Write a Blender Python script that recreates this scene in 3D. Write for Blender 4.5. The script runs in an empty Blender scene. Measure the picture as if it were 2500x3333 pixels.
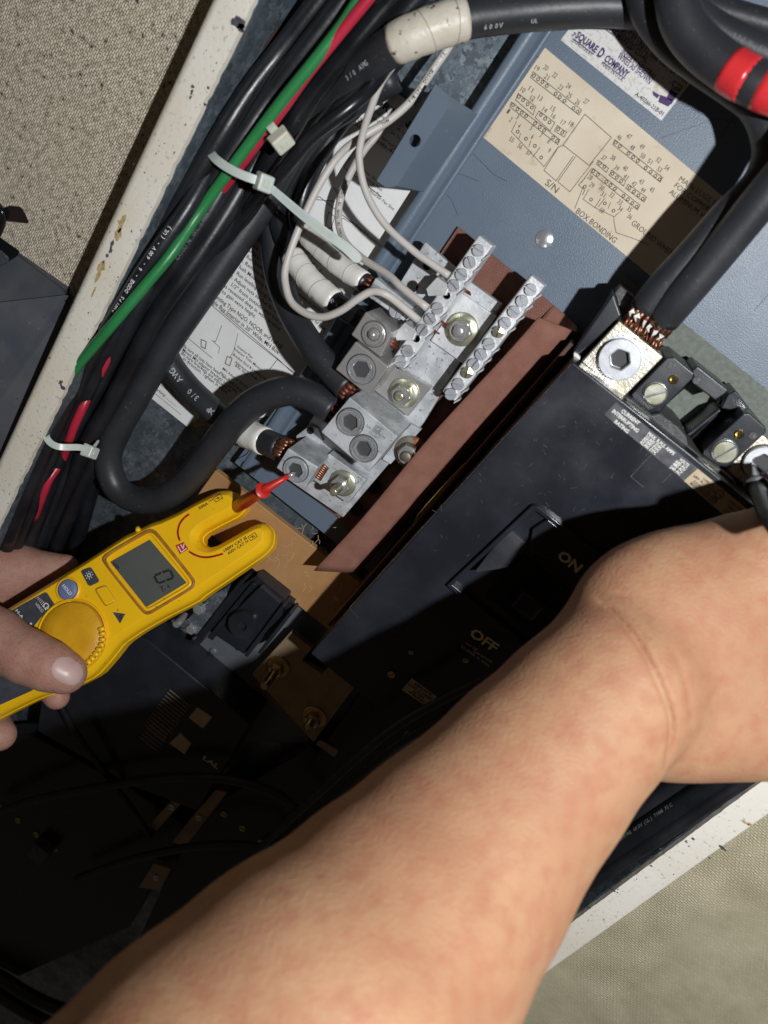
import bpy, math, random
import numpy as np
from mathutils import Vector, Matrix
from mathutils.bvhtree import BVHTree
random.seed(7); rnd = random.Random(11)
sc = bpy.context.scene
COL = sc.collection
# ------------------------------------------------------------------ camera
# the panel lies in the XY plane (X = panel right, Y = panel up, Z = out of the panel), metres
F = 2500.0; D = 0.37; TILT = math.radians(25); ROLL = math.radians(37.9)
c_, s_ = math.cos(ROLL), math.sin(ROLL)
Udir = Vector((1, 0, 0)); Vd = Vector((0, -1, 0)); Nn = Vector((0, 0, 1))
EZ = Vd * math.sin(TILT) - Nn * math.cos(TILT)
Wd = Vd * math.cos(TILT) + Nn * math.sin(TILT)
EX = Udir * c_ - Wd * s_
EY = Udir * s_ + Wd * c_
CAM = -EZ * D
cam_d = bpy.data.cameras.new('camera'); cam = bpy.data.objects.new('camera', cam_d); COL.objects.link(cam)
cam.matrix_world = Matrix(((EX.x, -EY.x, -EZ.x, CAM.x), (EX.y, -EY.y, -EZ.y, CAM.y), (EX.z, -EY.z, -EZ.z, CAM.z), (0, 0, 0, 1)))
cam_d.sensor_fit = 'HORIZONTAL'; cam_d.sensor_width = 36; cam_d.lens = 36.0 * F / 2500.0
cam_d.clip_start = 0.005; cam_d.clip_end = 20
cam_d.dof.use_dof = True; cam_d.dof.focus_distance = 0.35; cam_d.dof.aperture_fstop = 14
sc.camera = cam
# ------------------------------------------------------------------ light
w = bpy.data.worlds.new('World'); sc.world = w; w.use_nodes = True
w.node_tree.nodes['Background'].inputs[0].default_value = (1.0, .80, .62, 1)
w.node_tree.nodes['Background'].inputs[1].default_value = 0.034
ld = bpy.data.lights.new('phone_torch', 'POINT'); ld.energy = 8.6; ld.color = (0.97, 0.985, 1.0); ld.shadow_soft_size = 0.006
lo = bpy.data.objects.new('phone_torch', ld); COL.objects.link(lo)
lo.location = Vector((0.139, 0.238, 0.42))
sc.view_settings.view_transform = 'Standard'; sc.view_settings.look = 'None'
sc.view_settings.exposure = 0; sc.view_settings.gamma = 1

# ------------------------------------------------------------------ maths helpers
def ray(px, py): return EX * ((px - 1250) / F) + EY * ((py - 1666.5) / F) + EZ
def P(px, py, h=0.0):
    d = ray(px, py); t = (h / 1000.0 - CAM.z) / d.z
    return CAM + d * t
def sc_at(p): return (Vector(p) - CAM).dot(EZ) / F          # metres per photo pixel at a point
def cc(px, py, z): return CAM + ray(px, py) * z               # point at camera depth z
def zz(ox, oy, k): return lambda x, y: (ox + x / k, oy + y / k)
Z1 = zz(500, 0, 2.37); Z2 = zz(800, 0, 1.843); Z3 = zz(1600, 0, 1.843); Z4 = zz(0, 900, 1.843)
Z5 = zz(800, 700, 2.37); Z6 = zz(800, 1200, 2.37); Z7 = zz(1300, 700, 2.37); Z8 = zz(1800, 800, 2.2114)
ZM = zz(0, 1550, 1.746); ZB = zz(500, 1750, 1.843); ZC = zz(1000, 1600, 1.659); ZS = zz(200, 500, 2.37)
ZH = zz(0, 1850, 2.765); ZK = zz(1700, 1500, 2.074)

class MB:
    def __init__(s): s.v = []; s.f = []
    def add(s, v, f):
        n = len(s.v); s.v += [tuple(x) for x in v]; s.f += [tuple(i + n for i in q) for q in f]; return s
def catmull(pts, step=4):
    p = [np.array(q, float) for q in pts]
    p = [2 * p[0] - p[1]] + p + [2 * p[-1] - p[-2]]
    out = []
    for i in range(1, len(p) - 2):
        for j in range(step):
            t = j / step
            out.append(.5 * ((2 * p[i]) + (-p[i - 1] + p[i + 1]) * t + (2 * p[i - 1] - 5 * p[i] + 4 * p[i + 1] - p[i + 2]) * t * t + (-p[i - 1] + 3 * p[i] - 3 * p[i + 1] + p[i + 2]) * t ** 3))
    out.append(p[-2]); return out
def sweep(pts, rads, n=16, caps=True, flat=None):
    """tube through world points; flat=(w,t,normal) makes a ribbon instead"""
    P_ = [Vector(p) for p in pts]; m = len(P_)
    if not hasattr(rads, '__len__'): rads = [rads] * m
    V = []; Fc = []
    nrm = None
    for i in range(m):
        t = (P_[min(i + 1, m - 1)] - P_[max(i - 1, 0)]).normalized()
        if nrm is None: nrm = t.orthogonal().normalized()
        nrm = (nrm - t * nrm.dot(t)).normalized(); b = t.cross(nrm)
        for k in range(n):
            a = 2 * math.pi * k / n
            V.append(P_[i] + (nrm * math.cos(a) + b * math.sin(a)) * rads[i])
    for i in range(m - 1):
        for k in range(n):
            k2 = (k + 1) % n
            Fc.append((i * n + k, i * n + k2, (i + 1) * n + k2, (i + 1) * n + k))
    if caps: Fc.append(tuple(range(n - 1, -1, -1))); Fc.append(tuple((m - 1) * n + k for k in range(n)))
    return V, Fc
def ribbon(pts, w, t, N=None):
    """flat strap of width w and thickness t whose broad side looks along N (or the camera)"""
    P_ = [Vector(p) for p in pts]; m = len(P_); V = []; Fc = []
    if not hasattr(w, '__len__'): w = [w] * m
    for i in range(m):
        T = (P_[min(i + 1, m - 1)] - P_[max(i - 1, 0)]).normalized()
        nn = (CAM - P_[i]).normalized() if N is None else Vector(N[i] if isinstance(N, list) else N)
        B = T.cross(nn).normalized(); nn = B.cross(T)
        for a, b in ((-1, 0), (1, 0), (1, 1), (-1, 1)): V.append(P_[i] + B * (a * w[i] / 2) - nn * (b * t))
    for i in range(m - 1):
        for k in range(4):
            k2 = (k + 1) % 4; Fc.append((i * 4 + k, i * 4 + k2, i * 4 + 4 + k2, i * 4 + 4 + k))
    Fc.append((3, 2, 1, 0)); Fc.append(tuple(m * 4 - 4 + k for k in range(4)))
    return V, Fc
def prism(top, bot):
    n = len(top); V = list(top) + list(bot)
    Fc = [tuple(range(n)), tuple(range(2 * n - 1, n - 1, -1))]
    for k in range(n): Fc.append((k, n + k, n + (k + 1) % n, (k + 1) % n))
    return V, Fc
def pp(poly, h1, h0, inset=0.0):
    """block whose top outline at height h1 (mm) is seen at the given pixels, walls straight down to h0"""
    T = [P(x, y, h1) for x, y in poly]; B = [Vector((t.x, t.y, h0 / 1000)) for t in T]
    return prism(T, B)
def frame(axis=Nn, up=None):
    a = Vector(axis).normalized()
    x = (Vector(up) - a * Vector(up).dot(a)).normalized() if up is not None else (Udir - a * Udir.dot(a)).normalized()
    return x, a.cross(x), a
def lathe(c, prof, n=28, axis=Nn):
    x, y, a = frame(axis); V = []; Fc = []; m = len(prof)
    for r, z in prof:
        for k in range(n):
            t = 2 * math.pi * k / n; V.append(c + x * (r * math.cos(t)) + y * (r * math.sin(t)) + a * z)
    for i in range(m - 1):
        for k in range(n): Fc.append((i * n + k, i * n + (k + 1) % n, (i + 1) * n + (k + 1) % n, (i + 1) * n + k))
    Fc.append(tuple(range(n - 1, -1, -1))); Fc.append(tuple((m - 1) * n + k for k in range(n)))
    return V, Fc
def hexprism(c, r, z0, z1, ang=0.3, n=6, axis=Nn, ch=0.12):
    x, y, a = frame(axis); V = []; R = []
    for rr, z in ((r, z0), (r, z1 - r * ch), (r * (1 - ch), z1)):
        for k in range(n):
            t = ang + 2 * math.pi * k / n; V.append(c + x * (rr * math.cos(t)) + y * (rr * math.sin(t)) + a * z)
    Fc = []
    for i in range(2):
        for k in range(n): Fc.append((i * n + k, i * n + (k + 1) % n, (i + 1) * n + (k + 1) % n, (i + 1) * n + k))
    Fc.append(tuple(2 * n + k for k in range(n))); Fc.append(tuple(range(n - 1, -1, -1)))
    return V, Fc
def hexr(t, r, ang):
    k = (t - ang) % (math.pi / 3) - math.pi / 6
    return r * math.cos(math.pi / 6) / math.cos(k)
def socket(c, ro, ri, z1, depth, ang=0.2, n=36, axis=Nn, rings=((1.0, -.0012), (1.0, -.0003), (.95, 0), (.86, 0), (.84, -.0005), (.80, -.0005), (.78, 0))):
    """set screw seen from above: threaded rim, then a hex socket"""
    x, y, a = frame(axis); V = []; Fc = []; rows = []
    for k_, z in rings: rows.append([(ro * k_, z1 + z)] * n)
    rows.append([(hexr(2 * math.pi * k / n, ri * 1.12, ang), z1) for k in range(n)])
    rows.append([(hexr(2 * math.pi * k / n, ri, ang), z1 - .0004) for k in range(n)])
    rows.append([(hexr(2 * math.pi * k / n, ri * .96, ang), z1 - depth) for k in range(n)])
    rows.append([(ri * .25, z1 - depth * 1.25)] * n)
    for row in rows:
        for k, (r, z) in enumerate(row):
            t = 2 * math.pi * k / n; V.append(c + x * (r * math.cos(t)) + y * (r * math.sin(t)) + a * z)
    for i in range(len(rows) - 1):
        for k in range(n): Fc.append((i * n + k, i * n + (k + 1) % n, (i + 1) * n + (k + 1) % n, (i + 1) * n + k))
    Fc.append(tuple((len(rows) - 1) * n + k for k in range(n)))
    return V, Fc
def slotscrew(r, h, ang, w=.16, n=24, cross=False):
    """local mesh, origin at the seat, slot cut through the head"""
    mb = MB(); w = w * r
    def seg(test_ang0, nseg=10):
        pass
    def halfd(sign, c, s):
        pts = []
        a0 = math.asin(w / r)
        for k in range(13):
            t = a0 + (math.pi - 2 * a0) * k / 12; pts.append((r * math.cos(t), sign * r * math.sin(t)))
        if sign < 0: pts.reverse()
        top = [Vector((x * c - y * s, x * s + y * c, h)) for x, y in [(a * .94, sign * max(abs(b) * .94, w)) for a, b in pts]]
        mid = [Vector((x * c - y * s, x * s + y * c, h - r * .12)) for x, y in pts]
        bot = [Vector((v.x, v.y, 0)) for v in mid]
        n_ = len(top); V = top + mid + bot; Fc = [tuple(range(n_))]
        for q in (0, 1):
            for k in range(n_): Fc.append((q * n_ + k, (q + 1) * n_ + k, (q + 1) * n_ + (k + 1) % n_, q * n_ + (k + 1) % n_))
        mb.add(V, Fc)
    def quad(c, s, sx, sy):
        pts = [(w, w)]
        a0 = math.asin(w / r)
        for k in range(7):
            t = a0 + (math.pi / 2 - 2 * a0) * k / 6; pts.append((r * math.cos(t), r * math.sin(t)))
        if sx * sy < 0: pts.reverse()
        bot = [Vector(((x * sx) * c - (y * sy) * s, (x * sx) * s + (y * sy) * c, 0)) for x, y in pts]
        top = [Vector((b.x * .95, b.y * .95, h * (1.0 - .35 * (math.hypot(b.x, b.y) / r) ** 3))) for b in bot]
        mb.add(*prism(top, bot))
    c, s = math.cos(ang), math.sin(ang)
    if cross:
        for sx in (-1, 1):
            for sy in (-1, 1): quad(c, s, sx, sy)
    else:
        halfd(1, c, s); halfd(-1, c, s)
    mb.add(*lathe(Vector((0, 0, 0)), [(r * .97, 0), (r * .97, h * .08)], 20))
    return mb.v, mb.f

# ------------------------------------------------------------------ objects
WP = {}
def mesh(name, VF, smooth=False):
    v, f = VF if isinstance(VF, tuple) else (VF.v, VF.f)
    me = bpy.data.meshes.new(name); me.from_pydata([tuple(x) for x in v], [], f); me.update()
    if smooth: me.polygons.foreach_set('use_smooth', [True] * len(me.polygons))
    return me
def setp(o, label=None, cat=None, group=None, kind=None):
    for k, val in (('label', label), ('category', cat), ('group', group), ('kind', kind)):
        if val: o[k] = val
def thing(name, label, cat, loc, group=None):
    o = bpy.data.objects.new(name, None); COL.objects.link(o); o.location = loc; o.empty_display_size = .01
    WP[o.name] = Vector(loc); setp(o, label, cat, group); return o
def part(name, VF, m, parent=None, smooth=False, bevel=0, label=None, seg=2, me=None, loc=None, auto=None, solid=0):
    if me is None:
        v, f = VF if isinstance(VF, tuple) else (VF.v, VF.f)
        if loc is None:
            a = np.array([tuple(x) for x in v]); loc = Vector(((a.min(0) + a.max(0)) / 2).tolist())
            v = [tuple(Vector(x) - loc) for x in v]
        me = mesh(name, (v, f), smooth); me.materials.append(m)
    o = bpy.data.objects.new(name, me); COL.objects.link(o)
    WP[o.name] = Vector(loc)
    if parent is not None: o.parent = parent; o.location = Vector(loc) - WP[parent.name]
    else: o.location = loc
    if solid:
        md = o.modifiers.new('t', 'SOLIDIFY'); md.thickness = solid; md.offset = -1
    if bevel:
        md = o.modifiers.new('b', 'BEVEL'); md.width = bevel; md.segments = seg; md.limit_method = 'ANGLE'; md.angle_limit = math.radians(35)
        if not smooth:
            me.polygons.foreach_set('use_smooth', [True] * len(me.polygons)); md.harden_normals = True
    if auto and not bevel:
        me.polygons.foreach_set('use_smooth', [True] * len(me.polygons))
        try: me.set_sharp_from_angle(angle=math.radians(auto))
        except Exception: pass
    if label: o['label'] = label
    return o
TC = {}
def tmesh(s, bold=0.0):
    key = (s, bold)
    if key in TC: return TC[key]
    cu = bpy.data.curves.new('t', 'FONT'); cu.body = s; cu.size = 1; cu.resolution_u = 2; cu.offset = bold; cu.fill_mode = 'FRONT'
    ob = bpy.data.objects.new('t', cu); COL.objects.link(ob); bpy.context.view_layer.update()
    me = bpy.data.meshes.new_from_object(ob.evaluated_get(bpy.context.evaluated_depsgraph_get()))
    V = [tuple(v.co) for v in me.vertices]; Fc = [tuple(p.vertices) for p in me.polygons]
    bpy.data.objects.remove(ob); bpy.data.curves.remove(cu); bpy.data.meshes.remove(me)
    x0 = min([v[0] for v in V] or [0]); x1 = max([v[0] for v in V] or [1])
    V = [(v[0] - x0, v[1]) for v in V]
    TC[key] = (V, Fc, x1 - x0); return TC[key]
def text3(mb, s, A, B, N, cap, bold=0.0, eps=.00015):
    """string from world point A to B on a surface with normal N, cap height in metres"""
    V, Fc, wd = tmesh(s, bold); R = (B - A); L = R.length; R.normalize(); N = Vector(N).normalized(); Uv = N.cross(R).normalized()
    k = cap / .70; kx = L / max(wd, .01)
    mb.add([A + R * (x * kx) + Uv * (y * k) + N * eps for x, y in V], Fc)
def text(mb, s, a, b, cap, h, bold=0.0, eps=.00015, PF=None):
    PF = PF or (lambda x, y: P(x, y, h)); A = PF(*a); B = PF(*b)
    N = Nn if PF.__name__ == '<lambda>' else M_N
    text3(mb, s, A, B, N, cap * sc_at(A), bold, eps)
def line(mb, pts, wpx, h, eps=.00012, N=None, PF=None, close=False):
    PF = PF or (lambda x, y: P(x, y, h)); Q = [PF(*p) for p in pts]
    if close: Q.append(Q[0])
    N = Vector(N) if N is not None else Nn
    for a, b in zip(Q[:-1], Q[1:]):
        d = (b - a)
        if d.length < 1e-6: continue
        d.normalize(); s = N.cross(d) * (wpx * sc_at(a) / 2); e = N * eps; a2 = a - d * s.length; b2 = b + d * s.length
        mb.add([a2 - s + e, b2 - s + e, b2 + s + e, a2 + s + e], [(0, 1, 2, 3)])
def disc(mb, c, r, N=Nn, n=12, r2=0, eps=.00012):
    x, y, a = frame(N); V = []
    if r2:
        for rr in (r, r2):
            for k in range(n): t = 2 * math.pi * k / n; V.append(c + x * (rr * math.cos(t)) + y * (rr * math.sin(t)) + a * eps)
        mb.add(V, [(k, (k + 1) % n, n + (k + 1) % n, n + k) for k in range(n)])
    else:
        for k in range(n): t = 2 * math.pi * k / n; V.append(c + x * (r * math.cos(t)) + y * (r * math.sin(t)) + a * eps)
        mb.add(V, [tuple(range(n))])

# ------------------------------------------------------------------ materials
def mat(name, col, rough=.5, metal=0, col2=None, ns=200, nd=4, lo_=.35, hi=.65, bump=0, bs=800, bd=.0004, spec=.5, col3=None, ns3=900, lo3=.6, hi3=.68,
        stretch=(1, 1, 1), rot=0, rvar=0, sss=0, coat=0, bstretch=None, trans=0):
    m = bpy.data.materials.new(name); m.use_nodes = True; nt = m.node_tree; N = nt.nodes; L = nt.links
    b = N['Principled BSDF']; b.inputs['Roughness'].default_value = rough; b.inputs['Metallic'].default_value = metal
    b.inputs['Base Color'].default_value = (*col, 1); b.inputs['Specular IOR Level'].default_value = spec
    tc = N.new('ShaderNodeTexCoord'); mp = N.new('ShaderNodeMapping'); mp.inputs['Scale'].default_value = stretch; mp.inputs['Rotation'].default_value = (0, 0, rot)
    geo = N.new('ShaderNodeNewGeometry'); L.new(geo.outputs['Position'], mp.inputs[0])
    if col2:
        n1 = N.new('ShaderNodeTexNoise'); n1.inputs['Scale'].default_value = ns; n1.inputs['Detail'].default_value = nd; L.new(mp.outputs[0], n1.inputs[0])
        r1 = N.new('ShaderNodeMapRange'); r1.inputs[1].default_value = lo_; r1.inputs[2].default_value = hi; L.new(n1.outputs[0], r1.inputs[0])
        mx = N.new('ShaderNodeMix'); mx.data_type = 'RGBA'; mx.inputs[6].default_value = (*col, 1); mx.inputs[7].default_value = (*col2, 1)
        L.new(r1.outputs[0], mx.inputs[0]); out = mx.outputs[2]
        if col3:
            n3 = N.new('ShaderNodeTexNoise'); n3.inputs['Scale'].default_value = ns3; n3.inputs['Detail'].default_value = 3; L.new(mp.outputs[0], n3.inputs[0])
            r3 = N.new('ShaderNodeMapRange'); r3.inputs[1].default_value = lo3; r3.inputs[2].default_value = hi3; L.new(n3.outputs[0], r3.inputs[0])
            m3 = N.new('ShaderNodeMix'); m3.data_type = 'RGBA'; m3.inputs[7].default_value = (*col3, 1); L.new(out, m3.inputs[6]); L.new(r3.outputs[0], m3.inputs[0]); out = m3.outputs[2]
        L.new(out, b.inputs['Base Color'])
        if rvar:
            rr = N.new('ShaderNodeMapRange'); rr.inputs[1].default_value = .3; rr.inputs[2].default_value = .7; rr.inputs[3].default_value = rough - rvar; rr.inputs[4].default_value = rough + rvar
            L.new(n1.outputs[0], rr.inputs[0]); L.new(rr.outputs[0], b.inputs['Roughness'])
    if bump:
        nb = N.new('ShaderNodeTexNoise'); nb.inputs['Scale'].default_value = bs; nb.inputs['Detail'].default_value = 4
        if bstretch:
            mp2 = N.new('ShaderNodeMapping'); mp2.inputs['Scale'].default_value = bstretch; L.new(geo.outputs['Position'], mp2.inputs[0]); L.new(mp2.outputs[0], nb.inputs[0])
        else: L.new(mp.outputs[0], nb.inputs[0])
        bp = N.new('ShaderNodeBump'); bp.inputs['Strength'].default_value = bump; bp.inputs['Distance'].default_value = bd
        L.new(nb.outputs[0], bp.inputs['Height']); L.new(bp.outputs[0], b.inputs['Normal'])
    if sss:
        b.inputs['Subsurface Weight'].default_value = sss; b.inputs['Subsurface Radius'].default_value = (1, .35, .2); b.inputs['Subsurface Scale'].default_value = .006
    if coat: b.inputs['Coat Weight'].default_value = coat; b.inputs['Coat Roughness'].default_value = .15
    if trans: b.inputs['Transmission Weight'].default_value = trans
    return m
def weave(m, sx, sy, dist, strength, rot=0, dark=None):
    """adds woven thread relief to a material (two crossed waves), threads in real millimetres"""
    nt = m.node_tree; N = nt.nodes; L = nt.links; b = N['Principled BSDF']
    geo = N.new('ShaderNodeNewGeometry'); mp = N.new('ShaderNodeMapping'); mp.inputs['Rotation'].default_value = (0, 0, rot); L.new(geo.outputs['Position'], mp.inputs[0])
    nz = N.new('ShaderNodeTexNoise'); nz.inputs['Scale'].default_value = 430; L.new(mp.outputs[0], nz.inputs[0])
    add = N.new('ShaderNodeMix'); add.data_type = 'RGBA'; add.blend_type = 'LINEAR_LIGHT'; add.inputs[0].default_value = .0006
    L.new(mp.outputs[0], add.inputs[6]); L.new(nz.outputs['Color'], add.inputs[7])
    br = N.new('ShaderNodeTexBrick'); br.inputs['Scale'].default_value = 1; br.inputs['Brick Width'].default_value = sx; br.inputs['Row Height'].default_value = sy
    br.inputs['Mortar Size'].default_value = min(sx, sy) * .22; br.inputs['Mortar Smooth'].default_value = 1; br.offset = .5
    br.inputs['Color1'].default_value = (1, 1, 1, 1); br.inputs['Color2'].default_value = (.55, .55, .55, 1); br.inputs['Mortar'].default_value = (0, 0, 0, 1)
    L.new(add.outputs[2], br.inputs[0])
    bp = N.new('ShaderNodeBump'); bp.inputs['Strength'].default_value = strength; bp.inputs['Distance'].default_value = dist
    L.new(br.outputs['Color'], bp.inputs['Height'])
    old = b.inputs['Normal'].links
    if old: L.new(old[0].from_socket, bp.inputs['Normal'])
    L.new(bp.outputs[0], b.inputs['Normal'])
    if dark:
        src = b.inputs['Base Color'].links[0].from_socket if b.inputs['Base Color'].links else None
        mx = N.new('ShaderNodeMix'); mx.data_type = 'RGBA'; mx.blend_type = 'MULTIPLY'; mx.inputs[0].default_value = 1
        rr = N.new('ShaderNodeMapRange'); rr.inputs[3].default_value = dark; rr.inputs[4].default_value = 1; L.new(br.outputs['Color'], rr.inputs[0])
        if src: L.new(src, mx.inputs[6])
        else: mx.inputs[6].default_value = b.inputs['Base Color'].default_value
        L.new(rr.outputs[0], mx.inputs[7]); L.new(mx.outputs[2], b.inputs['Base Color'])
    return m
def galv(name, a, b_, c3, scale=260, rough=.42, metal=.75):
    m = mat(name, a, rough, metal, bump=.15, bs=1500, bd=.0002); nt = m.node_tree; N = nt.nodes; L = nt.links; b = N['Principled BSDF']
    geo = N.new('ShaderNodeNewGeometry'); v = N.new('ShaderNodeTexVoronoi'); v.inputs['Scale'].default_value = scale; v.inputs['Randomness'].default_value = 1
    nz = N.new('ShaderNodeTexNoise'); nz.inputs['Scale'].default_value = scale * 1.2; nz.inputs['Detail'].default_value = 3
    mxv = N.new('ShaderNodeMix'); mxv.data_type = 'RGBA'; mxv.blend_type = 'LINEAR_LIGHT'; mxv.inputs[0].default_value = .006
    L.new(geo.outputs['Position'], nz.inputs[0]); L.new(geo.outputs['Position'], mxv.inputs[6]); L.new(nz.outputs['Color'], mxv.inputs[7]); L.new(mxv.outputs[2], v.inputs[0])
    sp = N.new('ShaderNodeSeparateColor'); L.new(v.outputs['Color'], sp.inputs[0])
    cr = N.new('ShaderNodeValToRGB'); cr.color_ramp.elements[0].color = (*a, 1); cr.color_ramp.elements[1].color = (*c3, 1)
    e = cr.color_ramp.elements.new(.6); e.color = (*b_, 1); L.new(sp.outputs[0], cr.inputs[0])
    n2 = N.new('ShaderNodeTexNoise'); n2.inputs['Scale'].default_value = 45; n2.inputs['Detail'].default_value = 5; L.new(geo.outputs['Position'], n2.inputs[0])
    r2 = N.new('ShaderNodeMapRange'); r2.inputs[1].default_value = .4; r2.inputs[2].default_value = .7; r2.inputs[3].default_value = 1; r2.inputs[4].default_value = .62; L.new(n2.outputs[0], r2.inputs[0])
    mm = N.new('ShaderNodeMix'); mm.data_type = 'RGBA'; mm.blend_type = 'MULTIPLY'; mm.inputs[0].default_value = 1; L.new(cr.outputs[0], mm.inputs[6]); L.new(r2.outputs[0], mm.inputs[7])
    L.new(mm.outputs[2], b.inputs['Base Color'])
    rr = N.new('ShaderNodeMapRange'); rr.inputs[3].default_value = rough - .12; rr.inputs[4].default_value = rough + .15; L.new(sp.outputs[1], rr.inputs[0]); L.new(rr.outputs[0], b.inputs['Roughness'])
    return m
M = {}
M['wall'] = weave(mat('wallpaper', (.84, .74, .58), .85, 0, (.56, .49, .37), 420, 6, .42, .6, .5, 1400, .0005, col3=(.05, .045, .04), ns3=420, lo3=.66, hi3=.72), .0021, .00095, .0007, 1.0, rot=math.radians(94), dark=.72)
M['wall2'] = weave(mat('wallpaper_clean', (.62, .56, .39), .85, 0, (.46, .41, .27), 60, 5, .3, .7, .4, 1400, .0004), .0022, .00105, .0004, .8, rot=math.radians(6), dark=.72)
M['flange'] = mat('cream_paint', (.78, .72, .60), .42, 0, (.84, .80, .72), 25, 4, .35, .6, .35, 500, .0004, col3=(.5, .49, .46), ns3=650, lo3=.60, hi3=.74)
M['flange_chip'] = mat('chipped_undercoat', (.06, .065, .085), .5, 0, (.1, .1, .12), 400)
M['rust_stain'] = mat('rust_stain', (.38, .25, .08), .6, 0, (.55, .45, .25), 700, 3)
M['galv'] = galv('galvanised_steel', (.20, .25, .29), (.26, .31, .36), (.40, .46, .51), 330)
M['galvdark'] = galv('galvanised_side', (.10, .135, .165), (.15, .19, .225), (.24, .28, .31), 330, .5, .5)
M['pan'] = mat('blue_grey_enamel', (.118, .155, .206), .38, 0, (.130, .168, .220), 40, 5, .3, .7, .55, 1700, .00022, spec=.4, rvar=.05, col3=(.24, .27, .31), ns3=260, lo3=.72, hi3=.80)
M['trough'] = mat('dusty_grey_enamel', (.055, .062, .078), .45, 0, (.085, .09, .10), 60, 5, bump=.2, bs=1200, bd=.0002, col3=(.2, .2, .2), ns3=500, lo3=.70, hi3=.78)
M['pan_grey'] = mat('grey_enamel', (.10, .11, .125), .4, 0, (.13, .135, .145), 60, 5, bump=.2, bs=1200, bd=.0002)
M['sheet'] = mat('instruction_paper', (.86, .86, .86), .7, 0, (.78, .78, .76), 60, 5, .35, .7, .25, 300, .0006)
M['label_old'] = mat('aged_label_paper', (.68, .60, .47), .7, 0, (.60, .51, .38), 40, 6, .35, .65, .3, 900, .0002, col3=(.36, .26, .17), ns3=110, lo3=.64, hi3=.78)
M['label_white'] = mat('stained_label_paper', (.66, .65, .63), .5, 0, (.40, .40, .40), 900, 4, .5, .72, .15, 900, .0001, col3=(.50, .40, .20), ns3=130, lo3=.60, hi3=.72)
M['ink'] = mat('black_ink', (.012, .012, .013), .6)
M['pencil'] = mat('pencil_print', (.075, .06, .05), .7)
M['purple'] = mat('purple_ink', (.045, .012, .11), .6)
def rub(n, c, r, c2, **k): return mat(n, c, r, 0, c2, k.pop('ns', 60), 5, .4, .75, k.pop('bump', .25), k.pop('bs', 500), .0003, **k)
M['blk'] = rub('black_insulation', (.009, .0095, .012), .36, (.019, .020, .025), rvar=.08, col3=(.12, .12, .12), ns3=500, lo3=.74, hi3=.80)
M['blkg'] = rub('glossy_black_insulation', (.007, .008, .010), .25, (.015, .016, .020), rvar=.07, bs=120, bump=.5, col3=(.10, .10, .11), ns3=400, lo3=.74, hi3=.80)
M['blkm'] = rub('matt_black_insulation', (.022, .0235, .028), .44, (.034, .036, .042), col3=(.13, .12, .10), ns3=700, lo3=.67, hi3=.78)
M['thin'] = rub('thin_black_insulation', (.011, .013, .017), .36, (.018, .021, .026))
M['green'] = rub('green_insulation', (.022, .19, .055), .36, (.03, .23, .075))
M['red'] = rub('red_insulation', (.42, .018, .045), .35, (.50, .03, .06))
M['white'] = rub('white_insulation', (.52, .485, .45), .42, (.60, .57, .54), col3=(.2, .18, .16), ns3=300, lo3=.72, hi3=.8)
M['tape'] = mat('white_tape', (.78, .76, .70), .25, 0, (.84, .83, .79), 60, 5, .3, .7, .4, 250, .0006, col3=(.36, .29, .17), ns3=130, lo3=.66, hi3=.78)
M['tape_old'] = mat('dirty_white_tape', (.62, .58, .49), .42, 0, (.56, .51, .41), 90, 5, .4, .7, .5, 250, .0008, col3=(.10, .06, .035), ns3=330, lo3=.63, hi3=.70)
M['tape_edge'] = mat('tape_edge_grime', (.38, .34, .27), .6)
M['redtape'] = mat('red_tape', (.60, .022, .03), .25, 0, (.66, .04, .045), 70, 4, bump=.4, bs=200, bd=.0006)
M['cabletext'] = mat('grey_cable_print', (.40, .40, .42), .6)
M['cabletext_dim'] = mat('faint_cable_print', (.12, .12, .13), .6)
M['nylon'] = mat('nylon_tie', (.52, .56, .53), .32, 0, (.58, .61, .56), 90, 3, sss=.35)
M['nylon_old'] = mat('yellowed_nylon', (.56, .54, .42), .35, 0, (.62, .61, .52), 90, 3, sss=.35)
M['alu'] = mat('aluminium_bar', (.60, .62, .64), .42, .35, (.74, .75, .76), 130, 6, .3, .7, .4, 700, .0003, rvar=.1, col3=(.26, .26, .27), ns3=450, lo3=.66, hi3=.76)
M['cast'] = mat('weathered_aluminium', (.42, .44, .46), .5, .3, (.62, .64, .66), 140, 8, .38, .62, .5, 900, .0003, col3=(.20, .20, .21), ns3=600, lo3=.62, hi3=.72)
M['steel'] = mat('plated_steel', (.52, .51, .50), .32, .6, (.36, .34, .32), 200, 6, .4, .75, .3, 900, .0002, rvar=.12)
M['chrome'] = mat('bright_steel', (.78, .79, .82), .18, .75, (.60, .61, .64), 300, 4, .4, .7, .25, 1500, .0001, rvar=.08)
M['dullchrome'] = mat('dull_steel', (.60, .62, .66), .36, .55, (.46, .47, .50), 300, 4, .4, .7, .25, 1500, .0001)
M['zinc'] = mat('yellow_zinc', (.52, .49, .33), .28, .7, (.46, .48, .40), 120, 3, .35, .65, .15, 900, .0001, rvar=.08, col3=(.40, .30, .18), ns3=200, lo3=.62, hi3=.75)
M['zincplate'] = mat('plated_lug', (.60, .58, .50), .36, .7, (.42, .38, .28), 420, 5, .45, .6, .5, 1200, .0003, rvar=.14)
M['brass'] = mat('brass', (.62, .46, .18), .28, 1, (.40, .30, .14), 300)
M['rusty'] = mat('rusty_plated_steel', (.26, .25, .20), .45, .7, (.25, .09, .04), 120, 4, .5, .6)
M['copper'] = mat('copper_strands', (.36, .165, .095), .36, .75, (.12, .05, .03), 900, 3)
M['copperdark'] = mat('oxidised_copper', (.14, .045, .028), .5, .6, (.22, .07, .04), 900, 3)
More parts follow.
